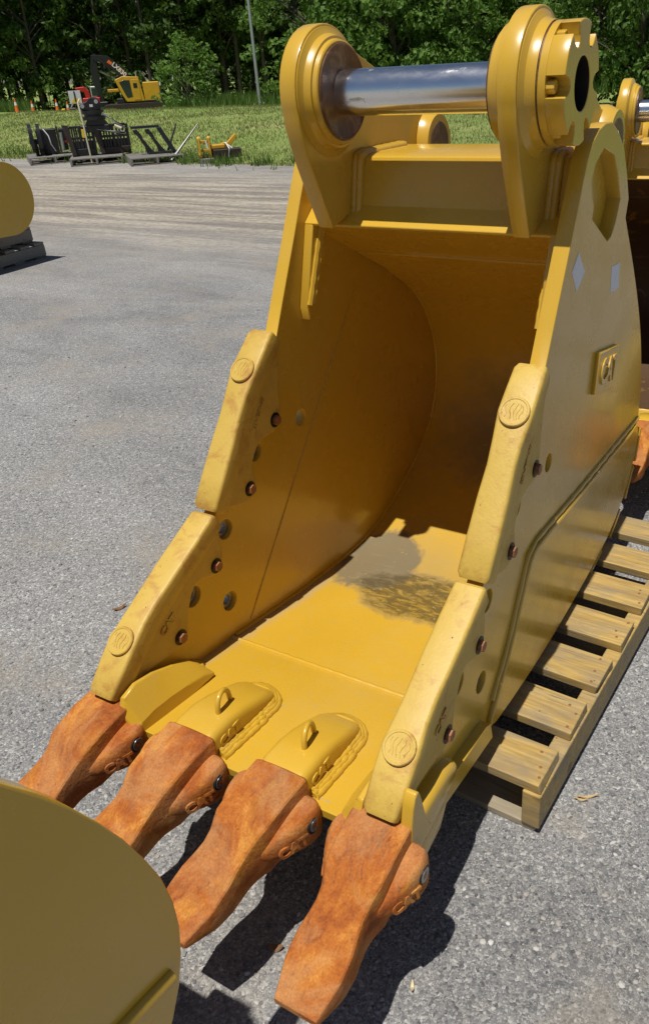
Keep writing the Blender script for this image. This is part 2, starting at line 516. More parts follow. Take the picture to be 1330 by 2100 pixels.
def shroud(parent, side, upper):
    """cast wing shroud clamped over the front edge of a side plate"""
    xc = side * (BX + BI) / 2
    if upper:
        path = [(0.300, 0.612), (0.306, 0.622), (0.345, 0.676), (0.395, 0.742), (0.432, 0.792), (0.462, 0.832), (0.499, 0.875), (0.535, 0.906), (0.572, 0.938), (0.582, 0.946)]
        hws = [0.029, 0.033, 0.033, 0.032, 0.029, 0.031, 0.036, 0.035, 0.033, 0.030]
        cheek = [(0.313, 0.612), (0.40, 0.578), (0.440, 0.582), (0.458, 0.603), (0.455, 0.628), (0.450, 0.650), (0.462, 0.680), (0.490, 0.706), (0.528, 0.708), (0.558, 0.708),
                 (0.584, 0.728), (0.583, 0.760), (0.586, 0.82), (0.600, 0.87), (0.602, 0.905), (0.575, 0.935), (0.50, 0.86), (0.41, 0.745)]
        bolts = BOLTS_UP; disc = 6; num = ((0.497, 0.772), (0.60, 0.80)); mark = None
    else:
        path = [(-0.084, 0.372), (-0.076, 0.380), (-0.04, 0.414), (0.002, 0.452), (0.045, 0.481), (0.085, 0.503), (0.16, 0.541), (0.235, 0.577), (0.290, 0.604), (0.297, 0.607)]
        hws = [0.029, 0.033, 0.036, 0.037, 0.032, 0.031, 0.033, 0.033, 0.032, 0.029]
        cheek = [(-0.07, 0.372), (-0.05, 0.352), (0.0, 0.362), (0.06, 0.360), (0.125, 0.352), (0.155, 0.366), (0.160, 0.392), (0.168, 0.420), (0.195, 0.470), (0.222, 0.480),
                 (0.258, 0.462), (0.290, 0.462), (0.306, 0.490), (0.306, 0.540), (0.300, 0.596), (0.20, 0.545), (0.09, 0.487), (0.0, 0.43)]
        bolts = BOLTS_LO; disc = 3; num = ((0.185, 0.520), (0.9, 0.45)); mark = (0.105, 0.432)
    mb = MB(); rings = []
    for i, ((y, z), hw) in enumerate(zip(path, hws)):
        a = path[max(i - 1, 0)]; b = path[min(i + 1, len(path) - 1)]
        t = Vector((0, b[0] - a[0], b[1] - a[1])).normalized()
        n = Vector((0, -t.z, t.y))
        endc = 0.006 if i in (0, len(path) - 1) else 0.0
        ring = rr(hw, -0.046, 0.004 - endc, 0.0075, 3)
        o = Vector((xc, y, z))
        rings.append([o + Vector((q[0], 0, 0)) + n * q[1] for q in ring])
    mb.loft(rings)
    root = mb.obj("wing_shroud", "cast", parent, 40)
    pk = smoothpoly(cheek, 2, True)
    plate("cheek", [pk], xc - 0.0265, xc + 0.0265, "cast", root, 0.004)
    # round boss with worn-out casting marks
    y, z = path[disc]
    a = path[disc - 1]; b = path[disc + 1]
    t = Vector((0, b[0] - a[0], b[1] - a[1])).normalized(); n = Vector((0, -t.z, t.y)); X = Vector((1, 0, 0))
    o = Vector((xc, y, z))
    mb = MB(); rg = []
    for h, r in ((-0.004, 0.031), (0.0075, 0.031), (0.0092, 0.0295), (0.0092, 0.026), (0.0080, 0.025), (0.0080, 0.004)):
        rg.append([o + n * h + (X * math.cos(w) + t * math.sin(w)) * r for w in [2 * math.pi * k / 28 for k in range(28)]])
    mb.loft(rg)
    ds = mb.obj("wear_marker", "cast", root, 35)
    mb = MB()
    for k in range(5):
        w = -0.016 + 0.008 * k + 0.002 * math.sin(k * 7.3 + disc)
        pts = [o + n * 0.0080 + X * (w + 0.003 * math.sin(3 * q + k)) + t * (0.017 * (q - 1) * math.cos(w * 40)) for q in (0, .5, 1, 1.5, 2)]
        mb.tube(pts, 0.0009, 5)
        mb.obj("casting_mark", "cast", root, 50); mb = MB()
    # bolts
    for (by, bz) in bolts:
        for sd in (-1, 1):
            xf = xc + sd * 0.0265
            mb2 = MB()
            mb2.lathe_x([(xf - sd * 0.004, 0.0185), (xf + sd * 0.0012, 0.0185), (xf + sd * 0.0012, 0.012)], (by, bz), 20)
            mb2.obj("bolt_recess_shade", "holeshade", root, 30)  # dark disc round the bolt, recess shade put into its colour
            mb2 = MB()
            ro = circ((by, bz), 0.0125, 6, 0.3)
            mb2.prism_x(ro, xf - sd * 0.002, xf + sd * 0.011)
            mb2.obj("bolt", "bolt", root, 30, 0.0015)
    (ny, nz), (ry, rz) = num
    for sd in (-1, 1):
        text("part_number", "229-7100-00" if not upper else "229-7091-00", 0.0155, 0.0012, (xc + sd * 0.0272, ny, nz), (0, ry * (1 if sd > 0 else -1), rz * (1 if sd > 0 else -1)), (0, -rz * (1 if sd > 0 else 1) * 1, abs(ry)), "cast", root, 0.0006)
        if mark:
            text("lettering", "CAT", 0.026, 0.002, (xc + sd * 0.0272, mark[0], mark[1]), (0, ry * sd, rz * sd), (0, -0.4, 1), "cast", root, 0.0012)
    return root

def tooth_mesh():
    """tip: y from -0.06 (socket) to -0.35 (edge), x centred on 0"""
    st = [  # y, hw, top, bottom, corner
        (-0.055, 0.053, 0.351, 0.246, 0.006), (-0.061, 0.057, 0.3565, 0.240, 0.007), (-0.10, 0.0565, 0.3505, 0.232, 0.007), (-0.140, 0.0555, 0.3405, 0.226, 0.007),
        (-0.168, 0.0545, 0.3310, 0.221, 0.008), (-0.182, 0.0500, 0.3225, 0.219, 0.009), (-0.196, 0.0465, 0.3110, 0.217, 0.010), (-0.215, 0.0455, 0.2995, 0.215, 0.010), (-0.235, 0.0475, 0.2910, 0.213, 0.009),
        (-0.262, 0.0515, 0.2800, 0.213, 0.007), (-0.290, 0.0515, 0.2680, 0.214, 0.006), (-0.302, 0.0505, 0.2625, 0.215, 0.006), (-0.330, 0.0440, 0.2500, 0.219, 0.005), (-0.350, 0.0395, 0.2410, 0.223, 0.004), (-0.353, 0.0385, 0.2380, 0.226, 0.003)]
    mb = MB(); rings = []
    for (y, hw, t, b, r) in st:
        base = rr(hw, b, t, r, 3)
        # shallow trough down the blade and a slight crown on the body
        ring = []
        for (a, z) in base: ring.append((a, y, z))
        # add crown points on the top edge
        out = []
        for j, p in enumerate(ring):
            out.append(p)
            if j == 7:      # between top right and top left corner
                groove = 0.0085 * math.exp(-((y + 0.262) / 0.048) ** 2)
                crown = 0.003 * math.exp(-((y + 0.10) / 0.07) ** 2)
                w = hw - r
                for f in (0.5, 0.18, -0.18, -0.5):
                    dz = -groove * (0.55 if abs(f) < .3 else 1.0) + crown * (1 - f * f)
                    out.append((w * f, y, t + dz))
        rings.append(out)
    mb.loft(rings)
    return mb

def lug_mesh(s):
    """side lug of the tip that holds the retaining pin"""
    mb = MB(); rings = []
    for (y, off, zt, zb, yb) in ((-0.190, 0.044, 0.282, 0.258, 0), (-0.172, 0.062, 0.291, 0.250, 0), (-0.145, 0.078, 0.303, 0.244, 0), (-0.115, 0.092, 0.316, 0.240, 0), (-0.088, 0.097, 0.324, 0.239, 0), (-0.068, 0.093, 0.324, 0.242, 0), (-0.060, 0.076, 0.318, 0.250, 0)):
        base = rr(1, zb, zt, 0.016, 3)
        ring = []
        for (a, z) in base:
            # squash the outline so that the lug grows out of the flank
            k = (z - (zt + zb) / 2) / ((zt - zb) / 2)
            x = (off - 0.011 * k ** 4) if a > 0 else 0.030
            ring.append((s * x, y, z))
        rings.append(ring)
    mb.loft(rings)
    return mb

def adapter_mesh(corner=False):
    mb = MB(); rings = []
    st = [(-0.150, 0.030, 0.315, 0.262), (-0.085, 0.046, 0.338, 0.250), (-0.074, 0.050, 0.346, 0.250), (-0.045, 0.0525, 0.357, 0.250), (0.0, 0.0525, 0.356, 0.250), (0.045, 0.0520, 0.346, 0.255), (0.09, 0.0505, 0.330, 0.265), (0.125, 0.0480, 0.316, 0.270), (0.143, 0.043, 0.305, 0.272), (0.153, 0.034, 0.294, 0.274)]
    if corner:
        st = [(y, hw, min(t, 0.335 if y < 0.06 else t), b) for y, hw, t, b in st]
    for y, hw, t, b in st:
        rings.append([(a, y, z) for a, z in rr(hw, b, t, 0.017, 4)])
    mb.loft(rings)
    # lower leg under the lip
    rings = []
    for y, hw, t, b in ((-0.085, 0.044, 0.285, 0.232), (-0.06, 0.050, 0.285, 0.212), (0.0, 0.050, 0.270, 0.200), (0.06, 0.047, 0.262, 0.200), (0.10, 0.040, 0.255, 0.214)):
        rings.append([(a, y, z) for a, z in rr(hw, b, t, 0.012, 3)])
    mb.loft(rings)
    return mb

LIPTOP = lambda y: 0.302 - (y + 0.065) * 0.120

def make_bucket():
    global ORG
    ORG = Vector((0, 0.80, 0.141))
    root = empty("excavator_bucket", ORG, "clean yellow trenching bucket with four rusty teeth and polished pin on a yellowed wooden pallet", "excavator bucket", "excavator buckets")
    # shell ----------------------------------------------------------
    inn = smoothpoly(INNER, 2)
    out = offset_path(inn, 0.026)
    mb = MB(); n = len(inn); vs = []; fs = []
    xs = [-BI - 0.004 + (2 * BI + 0.008) * k / 4 for k in range(5)]
    mb = MB()
    mb.prism_x(inn + out[::-1], -BI - 0.004, BI + 0.004)
    shell = mb.obj("shell", "floor", root, 30)
    # roof of the throat: plate from the flange back to the shell, with a second wear plate
    roof = [(0.772, 1.146), (0.790, 1.140), (1.125, 0.978), (1.140, 0.996), (0.815, 1.165)]
    MB().prism_x(roof, -BI - 0.003, BI + 0.003).obj("throat_plate", "paint", root, 30, 0.003)
    MB().prism_x([(0.985, 1.040), (1.145, 0.962), (1.300, 0.862), (1.310, 0.884), (1.150, 0.990), (0.995, 1.062)], -BI + 0.004, BI - 0.004).obj("throat_wear_plate", "paint", root, 30, 0.004)
    # torque tube ---------------------------------------------------
    tubeprof = [(0.768, 1.150), (0.772, 1.1435), (0.835, 1.150), (1.120, 1.005), (1.205, 1.110), (1.150, 1.240), (1.070, 1.291), (0.862, 1.293), (0.838, 1.287), (0.828, 1.262), (0.812, 1.187), (0.806, 1.181)]
    MB().prism_x(tubeprof, -BI - 0.002, BI + 0.002).obj("torque_tube", "paint", root, 25, 0.003)
    # side plates ----------------------------------------------------
    outline = FRONT + TOPR[1:] + smoothpoly(BACK, 2)[1:]
    for s in (-1, 1):
        loops = [outline] + [circ(c, r, 24) for c, r in HOLES] + [POCKET]
        x0, x1 = (BI, BX) if s > 0 else (-BX, -BI)
        sp = plate("side_plate", loops, x0, x1, "paint", root, 0.0022)
        # bore liners inside the bolt holes
        for k, (c, r) in enumerate(HOLES[1:]):
            lo = [circ(c, r + 0.001, 20), circ(c, r * 0.52, 16)]
            plate("hole_bushing", lo, x0 + 0.006, x1 - 0.012 if s > 0 else x1 - 0.012, "bushing", sp, 0.001)
        # pocket liner: web between plate and torque tube seen through the hand hole
        pk = POCKET
        cy = sum(p[0] for p in pk) / len(pk); cz = sum(p[1] for p in pk) / len(pk)
        big = [(cy + (p[0] - cy) * 1.10, cz + (p[1] - cz) * 1.10) for p in pk]
        plate("pocket_web", [big], *((0.252, 0.266) if s > 0 else (-0.266, -0.252)), "paint", sp, 0.002)
        mb = MB()
        for q in (0.0, 0.011, 0.022):
            mb.tube([(s * 0.268, 0.90 + q + 0.08 * t, 1.275 - 0.15 * t) for t in [i / 9 for i in range(10)]], [0.006 + 0.0012 * math.sin(i * 2.3 + q * 300) for i in range(10)], 6)
        mb.obj("weld_bead", "paint", sp, 50)
        # lower side wear plate with a chamfered weld line
        wp = [(1.548, 0.452), (1.40, 0.4605), (0.90, 0.500), (0.610, 0.527), (0.565, 0.520), (0.530, 0.475), (0.455, 0.350), (0.350, 0.238), (0.335, 0.202),
              (0.50, 0.1760), (0.70, 0.1580), (1.00, 0.1560), (1.22, 0.168), (1.375, 0.210), (1.505, 0.302)]
        xa, xb = (BX - 0.002, BX + 0.0125) if s > 0 else (-BX - 0.0125, -BX + 0.002)
        plate("side_wear_plate", [smoothpoly(wp, 1, True)], xa, xb, "paint", sp, 0.0062)
        # weld ripples along its upper edge
        mb = MB()
        line = [(1.545, 0.459), (0.90, 0.507), (0.608, 0.534), (0.556, 0.523), (0.452, 0.357), (0.348, 0.246)]
        pts = []
        for a, b in zip(line[:-1], line[1:]):
            m = max(2, int(math.hypot(b[0] - a[0], b[1] - a[1]) / 0.022))
            pts += [(s * (BX + 0.0015), a[0] + (b[0] - a[0]) * i / m, a[1] + (b[1] - a[1]) * i / m) for i in range(m)]
        mb.tube(pts, [0.0068 + 0.0008 * math.sin(i * 1.9) for i in range(len(pts))], 8)
        mb.obj("weld_seam", "paint", sp, 60)
        # seam of the bolt-on cutter on the inside
        mb = MB()
        a, b = (0.965, 0.945), (0.373, 0.262)
        pts = [(s * (BI - 0.0005), a[0] + (b[0] - a[0]) * i / 30, a[1] + (b[1] - a[1]) * i / 30) for i in range(31)]
        mb.tube(pts, [0.0022 + 0.0005 * math.sin(i * 2.1) for i in range(31)], 6)
        mb.obj("weld_seam", "paint", sp, 60)
        mb = MB()
        fil = inn[2:]
        mb.tube([(s * (BI - 0.001), q[0], q[1] + 0.001) for q in fil], [0.0065 + 0.0007 * math.sin(i * 2.7) for i in range(len(fil))], 7)
        mb.obj("fillet_weld", "paint", sp, 60)
        # gusset under the flange
        gp = [(0.770, 1.150), (0.818, 1.150), (0.815, 1.085), (0.752, 0.965), (0.722, 0.935), (0.716, 0.965)]
        xa, xb = (0.287, BI + 0.002) if s > 0 else (-BI - 0.002, -0.287)
        plate("gusset", [gp], xa, xb, "paint", sp, 0.003)
        mb = MB()
        for q in (-0.007, 0.006):
            mb.tube([(s * 0.286, 0.803 + q - 0.072 * t, 1.14 - 0.17 * t) for t in [i / 12 for i in range(13)]], [0.0075 + 0.001 * math.sin(i * 2.6) for i in range(13)], 6)
        mb.obj("weld_bead", "paint", sp, 50)
        if s > 0:
            for q in ([(0.786, 1.116), (0.838, 1.066), (0.788, 1.036), (0.748, 1.086)], [(1.058, 1.030), (1.130, 1.024), (1.140, 0.962), (1.068, 0.965)]):
                plate("sticker", [q], BX - 0.0005, BX + 0.0009, "sticker", sp, 0.0003)
            # raised emblem plate with rotated letters
            em = [(0.985, 0.846), (1.165, 0.812), (1.158, 0.698), (0.972, 0.744)]
            ep = plate("emblem_plate", [em], BX - 0.001, BX + 0.012, "paint", sp, 0.003)
            text("lettering", "CAT", 0.088, 0.0035, (BX + 0.0125, 1.070, 0.774), (0, 1, -0.20), (0, 0.05, 1), "paint", sp, 0.003, 0.86)
    # ears with bosses -------------------------------------------------
    def ear_outline():
        c = PINC; R = 0.127
        pts = [(0.722, 1.152)]
        pts += [(0.690, 1.215), (0.650, 1.300), (0.628, 1.365)]
        pts += arc(c, R, 198, 40, 18)
        pts += [(1.00, 1.440), (1.170, 1.352)]
        pts += arc((1.215, 1.280), 0.088, 60, -50, 10)
        pts += [(1.20, 1.15), (1.10, 1.10), (0.90, 1.16), (0.81, 1.175)]
        return pts
    rear = (1.215, 1.280)
    for s, xi, xo in ((-1, -0.200, -0.238), (1, 0.226, 0.262)):
        x0, x1 = min(xi, xo), max(xi, xo)
        ear = plate("ear_plate", [ear_outline()], x0, x1, "paint", root, 0.0025)
        # stepped inner boss (turned), steel ring and pin bore
        xin = -0.167 if s < 0 else 0.195
        d = -s   # towards the middle
        mb = MB()
        mb.lathe_x([(xi - d * 0.002, 0.122), (xi + d * 0.002, 0.122), (xi + d * 0.004, 0.116), (xi + d * 0.008, 0.109), (xi + d * 0.016, 0.105), (xi + d * 0.022, 0.104), (xi + d * 0.0225, 0.099), (xin - d * 0.002, 0.097), (xin, 0.094), (xin, 0.06)], PINC, 64)
        mb.obj("boss", "paint", ear, 28)
        mb = MB()
        mb.lathe_x([(xin - d * 0.003, 0.0905), (xin + d * 0.004, 0.0900), (xin + d * 0.0052, 0.087), (xin + d * 0.003, 0.083), (xin + d * 0.003, 0.040)], PINC, 64)
        mb.obj("thrust_ring", "ring", ear, 30)
        # weld skirt where the boss meets the ear
        # rear link pin boss
        mb = MB()
        mb.lathe_x([(x0 - 0.028, 0.050), (x0 - 0.028, 0.068), (x0 - 0.020, 0.072), (x0, 0.080), (x1, 0.080), (x1 + 0.020, 0.072), (x1 + 0.028, 0.068), (x1 + 0.028, 0.050)], rear, 40)
        mb.obj("rear_boss", "paint", ear, 30)
        mb = MB()
        for xa, xb in ((x0 - 0.0275, x0 - 0.030), (x1 + 0.0275, x1 + 0.030)):
            MB().lathe_x([(xa, 0.052), (xb, 0.050), (xb, 0.035)], rear, 32).obj("rear_bore", "ring", ear, 30)
        # weld beads between ear and torque tube
        mb = MB()
        for xw in (x0 - 0.005, x1 + 0.005):
            for q in (0.0, 0.012):
                m = 14
                pts = [(xw + q * (-1 if xw < x0 else 1), 0.806 + 0.024 * i / m, 1.165 + 0.120 * i / m) for i in range(m + 1)] + [(xw + q * (-1 if xw < x0 else 1), 0.84 + 0.2 * i / 16, 1.292) for i in range(1, 17)]
                mb.tube(pts, [0.010 + 0.0005 * math.sin(i * 2.4 + q * 100) for i in range(len(pts))], 7)
        mb.obj("weld_bead", "paint", ear, 55)
        if s > 0:
            # outer collar, shim groove and bolted retaining cap
            mb = MB()
            mb.lathe_x([(xo - 0.003, 0.122), (xo + 0.001, 0.120), (xo + 0.004, 0.114), (xo + 0.008, 0.108), (xo + 0.016, 0.1045), (xo + 0.026, 0.1035), (xo + 0.026, 0.046), (xo - 0.003, 0.046)], PINC, 64, False)
            mb.obj("collar", "paint", ear, 28)
            MB().lathe_x([(xo + 0.0255, 0.100), (xo + 0.030, 0.100), (xo + 0.030, 0.046), (xo + 0.0255, 0.046)], PINC, 64, False).obj("shim_ring", "ring", ear, 30)
            cap = []
            N = 6
            for k in range(N):
                ac = 2 * math.pi * k / N
                wdt = math.radians(10.2)
                a_prev = ac - 2 * math.pi / N + wdt
                m = 7
                for i in range(m + 1):
                    a = a_prev + (ac - wdt - a_prev) * i / m
                    cap.append((PINC[0] + 0.1015 * math.cos(a), PINC[1] + 0.1015 * math.sin(a)))
                for a, r in ((ac - wdt * .95, 0.082), (ac - wdt * .6, 0.071), (ac, 0.067), (ac + wdt * .6, 0.071), (ac + wdt * .95, 0.082)):
                    cap.append((PINC[0] + r * math.cos(a), PINC[1] + r * math.sin(a)))
            cp = plate("retaining_cap", [cap, circ(PINC, 0.0445, 36)], xo + 0.0425, xo + 0.078, "paint", ear, 0.002)
            MB().lathe_x([(xo + 0.0295, 0.1015), (xo + 0.043, 0.1015), (xo + 0.043, 0.0460), (xo + 0.0295, 0.0460)], PINC, 64, False).obj("cap_flange", "paint", ear, 28)
            MB().lathe_x([(xo + 0.0770, 0.0437), (xo + 0.001, 0.0437), (xo + 0.001, 0.0)], PINC, 36, False).obj("cap_bore", "holeshade", ear, 30)  # bore lining coloured near black to stand for the deep hole's shade
            for k in range(N):
                a = 2 * math.pi * k / N
                c = (PINC[0] + 0.085 * math.cos(a), PINC[1] + 0.085 * math.sin(a))
                MB().prism_x(circ(c, 0.0125, 6, 0.4 + k), xo + 0.042, xo + 0.058).obj("cap_bolt", "paint", ear, 30, 0.002)
        else:
            mb = MB()
            mb.lathe_x([(xo + 0.002, 0.075), (xo - 0.012, 0.072), (xo - 0.014, 0.068), (xo - 0.014, 0.0)], PINC, 48)
            mb.obj("collar", "paint", ear, 28)
    MB().lathe_x([(-0.175, 0.0435), (0.200, 0.0435)], PINC, 64).obj("pin", "chrome", root, 30)
    # lip ---------------------------------------------------------------
    lip = [(-0.066, 0.300), (0.292, 0.2575), (0.318, 0.246), (0.330, 0.196), (0.10, 0.232), (-0.035, 0.252), (-0.066, 0.280)]
    MB().prism_x(lip, -0.366, 0.366).obj("lip_plate", "floor", root, 30, 0.0025)
    mb = MB()
    pts = [(-BI + 2 * BI * i / 60, 0.298, 0.2555) for i in range(61)]
    mb.tube(pts, [0.0058 + 0.0007 * math.sin(i * 1.7) for i in range(61)], 8)
    mb.obj("weld_seam", "floor", root, 60)
    # wear straps under and behind the shell
    for x in (-0.23, 0.0, 0.23):
        mid = [p for p in out if p[0] > 0.45]
        o2 = offset_path(mid, 0.018)
        o2 = [(p[0], max(p[1], 0.1395)) for p in o2]
        w = 0.028 if abs(x) < 0.3 else 0.014
        MB().prism_x(mid[:-6] + o2[:-6][::-1], x - w, x + w).obj("wear_strap", "paint", root, 30, 0.002)
    # chunky edge blocks on the back corner of the shell
    for s in (-1, 1):
        for k, (y, z, a) in enumerate(((1.565, 0.36, 75), (1.500, 0.255, 50), (1.36, 0.176, 25), (1.16, 0.149, 8))):
            ca, sa = math.cos(math.radians(a)), math.sin(math.radians(a))
            rect = [(-0.055, -0.011), (0.055, -0.011), (0.055, 0.006), (-0.055, 0.006)]
            poly = [(y + p * ca - q * sa, z + p * sa + q * ca) for p, q in rect]
            poly = [(p, max(q, 0.1395)) for p, q in poly]
            x0, x1 = (BI + 0.006, BX + 0.010) if s > 0 else (-BX - 0.010, -BI - 0.006)
            MB().prism_x(poly, x0, x1).obj("heel_block", "paint", root, 30, 0.002)
    # adapters and teeth ---------------------------------------------------
    for i, x in enumerate(TEETH_X):
        corner = i in (0, 3)
        mb = adapter_mesh(corner)
        mb.v = [(v[0] + x, v[1], v[2]) for v in mb.v]
        ad = mb.obj("adapter", "paint", root, 40)
        mb = MB()
        rb = random.Random(i)
        for q in range(3):
            wv = 0.051 + 0.0055 * q; zz = 0.008 - 0.0045 * q
            pts = []
            for k in range(24): 
                y = -0.050 + 0.170 * k / 23
                pts.append((x + wv - (0.004 if k > 18 else 0), y, LIPTOP(y) + zz))
            for k in range(1, 10):
                a = math.pi * k / 10
                pts.append((x + (wv - 0.004) * math.cos(a), 0.120 + (0.038 + 0.007 * q) * math.sin(a), LIPTOP(0.15) + zz))
            for k in range(24):
                y = 0.120 - 0.170 * k / 23
                pts.append((x - wv + (0.004 if k < 5 else 0), y, LIPTOP(y) + zz))
            if corner: pts = pts[:28] if i == 0 else pts[-28:]
            pts = [(p[0] + rb.uniform(-.0009, .0009), p[1], p[2] + rb.uniform(-.001, .001)) for p in pts]
            mb.tube(pts, [0.0088 + 0.0005 * math.sin(k * 2.2 + q) + rb.uniform(-.0004, .0004) for k in range(len(pts))], 8)
        mb.obj("weld_bead", "paint", ad, 60)
        if not corner:
            lp = MB(); ang = 0.35
            cx, cy, cz = x + (0.004 if i == 2 else 0.012), 0.026, 0.352
            pts = []
            for k in range(15):
                a = math.pi * k / 14
                u = 0.026 * math.cos(a); h = 0.040 * math.sin(a) ** 0.8 - 0.004
                pts.append((cx - 0.012 * math.cos(a) * 0.6, cy + u, cz + h - u * 0.15))
            lp.tube(pts, 0.0055, 10)
            lp.obj("lifting_loop", "paint", ad, 60)
            text("lettering", "CAT", 0.030, 0.002, (x + 0.0528, -0.012, 0.325), (0, 1, 0.05), (0, 0, 1), "paint", ad, 0.0012)
        else:
            for e in (-1, 1):
                xo = x + e * (0.062 if (e > 0) == (i == 0) else 0.047)
                ck = [(-0.078, 0.285), (-0.064, 0.385), (-0.050, 0.420), (-0.034, 0.414), (-0.022, 0.36), (-0.008, 0.31), (0.01, 0.285)]
                if (e > 0) == (i == 0):
                    ck = [(-0.078, 0.330), (-0.055, 0.365), (-0.020, 0.380), (0.03, 0.366), (0.085, 0.345), (0.132, 0.316), (0.150, 0.286), (-0.05, 0.282)]
                inner = (e > 0) == (i == 0)
                mb = MB()
                if inner:
                    rings = []
                    for y, zt, wt in ((-0.082, 0.338, 0.016), (-0.066, 0.372, 0.013), (-0.030, 0.382, 0.010), (0.020, 0.372, 0.008), (0.075, 0.350, 0.008), (0.125, 0.322, 0.008), (0.152, 0.296, 0.006)):
                        zb = 0.280
                        rings.append([(xo - e * 0.030, y, zb), (xo - e * 0.026, y, zt), (xo - e * 0.026 + e * wt, y, zt), (xo + e * 0.022, y, zt - (zt - zb) * 0.55), (xo + e * 0.026, y, zb)])
                    mb.loft(rings)
                    mb.obj("fork_cheek", "paint", ad, 25, 0.004, 2)
                elif i == 3:
                    mb.prism_x(smoothpoly(ck, 1, True), xo - 0.0115, xo + 0.0115)
                    mb.obj("fork_cheek", "paint", ad, 35, 0.006, 3)
        # tip
        ang = LEAN[i] / 0.29
        def place(v, x=x, L=LEAN[i]):
            return (v[0] + x + L * max(0.0, (-0.065 - v[1])) / 0.29, v[1], v[2])
        mb = tooth_mesh(); mb.v = [place(v) for v in mb.v]
        if corner:
            pass
        tt = mb.obj("tooth", "tooth", root, 17)
        for e in (-1, 1):
            mb = lug_mesh(e); mb.v = [place(v) for v in mb.v]
            lg = mb.obj("pin_lug", "tooth", tt, 45)
            sm = lg.modifiers.new("sub", 'SUBSURF'); sm.levels = 1; sm.render_levels = 1
            c = place((e * 0.0925, -0.093, 0.290))
            mb = MB()
            xs = c[0]
            mb.lathe_x([(xs - e * 0.02, 0.0170), (xs + e * 0.0004, 0.0170), (xs + e * 0.0008, 0.0155), (xs - e * 0.001, 0.015), (xs - e * 0.001, 0.0)], (c[1], c[2]), 24)
            mb.obj("retainer_recess_shade", "holeshade", tt, 30)  # almost flush dark disc, shade of the pin recess painted in
            lo = [circ((c[1], c[2]), 0.0135, 20), [(c[1] + p, c[2] + q) for p, q in ((-.0055, -.0055), (.0055, -.0055), (.0055, .0055), (-.0055, .0055))]]
            plate("retainer_pin", lo, xs - 0.005, xs + 0.0015, "pinplug", tt, 0.001) if e > 0 else plate("retainer_pin", lo, xs - 0.0015, xs + 0.005, "pinplug", tt, 0.001)
            c = place((e * 0.0800, -0.136, 0.268))
            text("lettering", "CAT", 0.030, 0.0030, c, (e * 0.48 * 1.0 * (1 if e > 0 else -1), e * 1.0, e * 0.12), (-e * 0.12, -0.1, 1), "tooth", tt, 0.0016)
    # wing shrouds -----------------------------------------------------------
    for s in (-1, 1):
        shroud(root, s, True)
        shroud(root, s, False)
    ORG = Vector((0, 0, 0))
    return root

bucket = make_bucket()

# ---------------------------------------------------------------- pallets
NAILMB = MB(); NAILMB.loft([[(0.0038 * math.cos(a), 0.0038 * math.sin(a), z) for a in [k * math.pi / 4 for k in range(8)]] for z in (-0.001, 0.0007)])
NAIL = pyme(NAILMB.v, NAILMB.f, False); NAIL.materials.append(M['bolt'])
def make_pallet(name, label, group=None, mat="wood", mat2="wood2"):
    """1.02 x 1.18 m stringer pallet, root at the middle of its footprint"""
    root = empty(name, (0, 0, 0), label, "pallet", group)
    W, L = 1.02, 1.176
    rb = random.Random(hash(label) % 1000 if False else 11)
    def board(nm, lo, hi, m, par, bv=0.003, jit=0.0):
        cx = [(a + b) / 2 for a, b in zip(lo, hi)]
        mb = MB(); mb.box([a - c for a, c in zip(lo, cx)], [b - c for b, c in zip(hi, cx)])
        # break the ends up a little
        mb.v = [(v[0] + rb.uniform(-jit, jit), v[1] + rb.uniform(-jit, jit) * .5, v[2]) for v in mb.v]
        o = mb.obj(nm, m, par, 0, bv, 2, org=False)
        o.location = cx
        return o
    for k in range(7):
        y = -L / 2 + 0.177 * k
        b = board("deck_board", (-W / 2 + 0.004, y, 0.1165), (W / 2 - 0.006, y + 0.114, 0.141), mat, root, 0.003, 0.004)
        b.rotation_euler = (0, 0, rb.uniform(-.006, .006))
        for xx in (W / 2 - 0.027, 0.0):
            for q in (-0.038, 0.0, 0.034):
                nl = bpy.data.objects.new("nail", NAIL); COL.objects.link(nl); nl.parent = b
                nl.location = (xx + rb.uniform(-.012, .012), q + rb.uniform(-.01, .01), 0.0122)
    for x in (-W / 2 + 0.0255, 0, W / 2 - 0.0205):
        board("stringer", (x - 0.021, -L / 2 - 0.004, 0.0185), (x + 0.021, L / 2 + 0.003, 0.1162), mat2 if x < 0.4 else mat, root, 0.004, 0.001)
    for y in (-L / 2, -0.30, -0.06, 0.2, L / 2 - 0.12):
        board("bottom_board", (-W / 2 + 0.006, y, 0.0), (W / 2 - 0.008, y + 0.12, 0.018), mat2, root, 0.003, 0.003)
    return root

pal = make_pallet("pallet", "yellow tinted wooden pallet carrying the clean yellow bucket with the long polished pin", "pallets under the buckets")
yaw = -0.056
d = Vector((math.sin(-yaw), math.cos(yaw), 0)); e = Vector((math.cos(yaw), math.sin(yaw), 0))
corner = Vector((0.492, 0.291, 0))
ctr = corner + d * 0.588 - e * 0.51
pal.location = ctr; pal.rotation_euler = (0, 0, yaw)

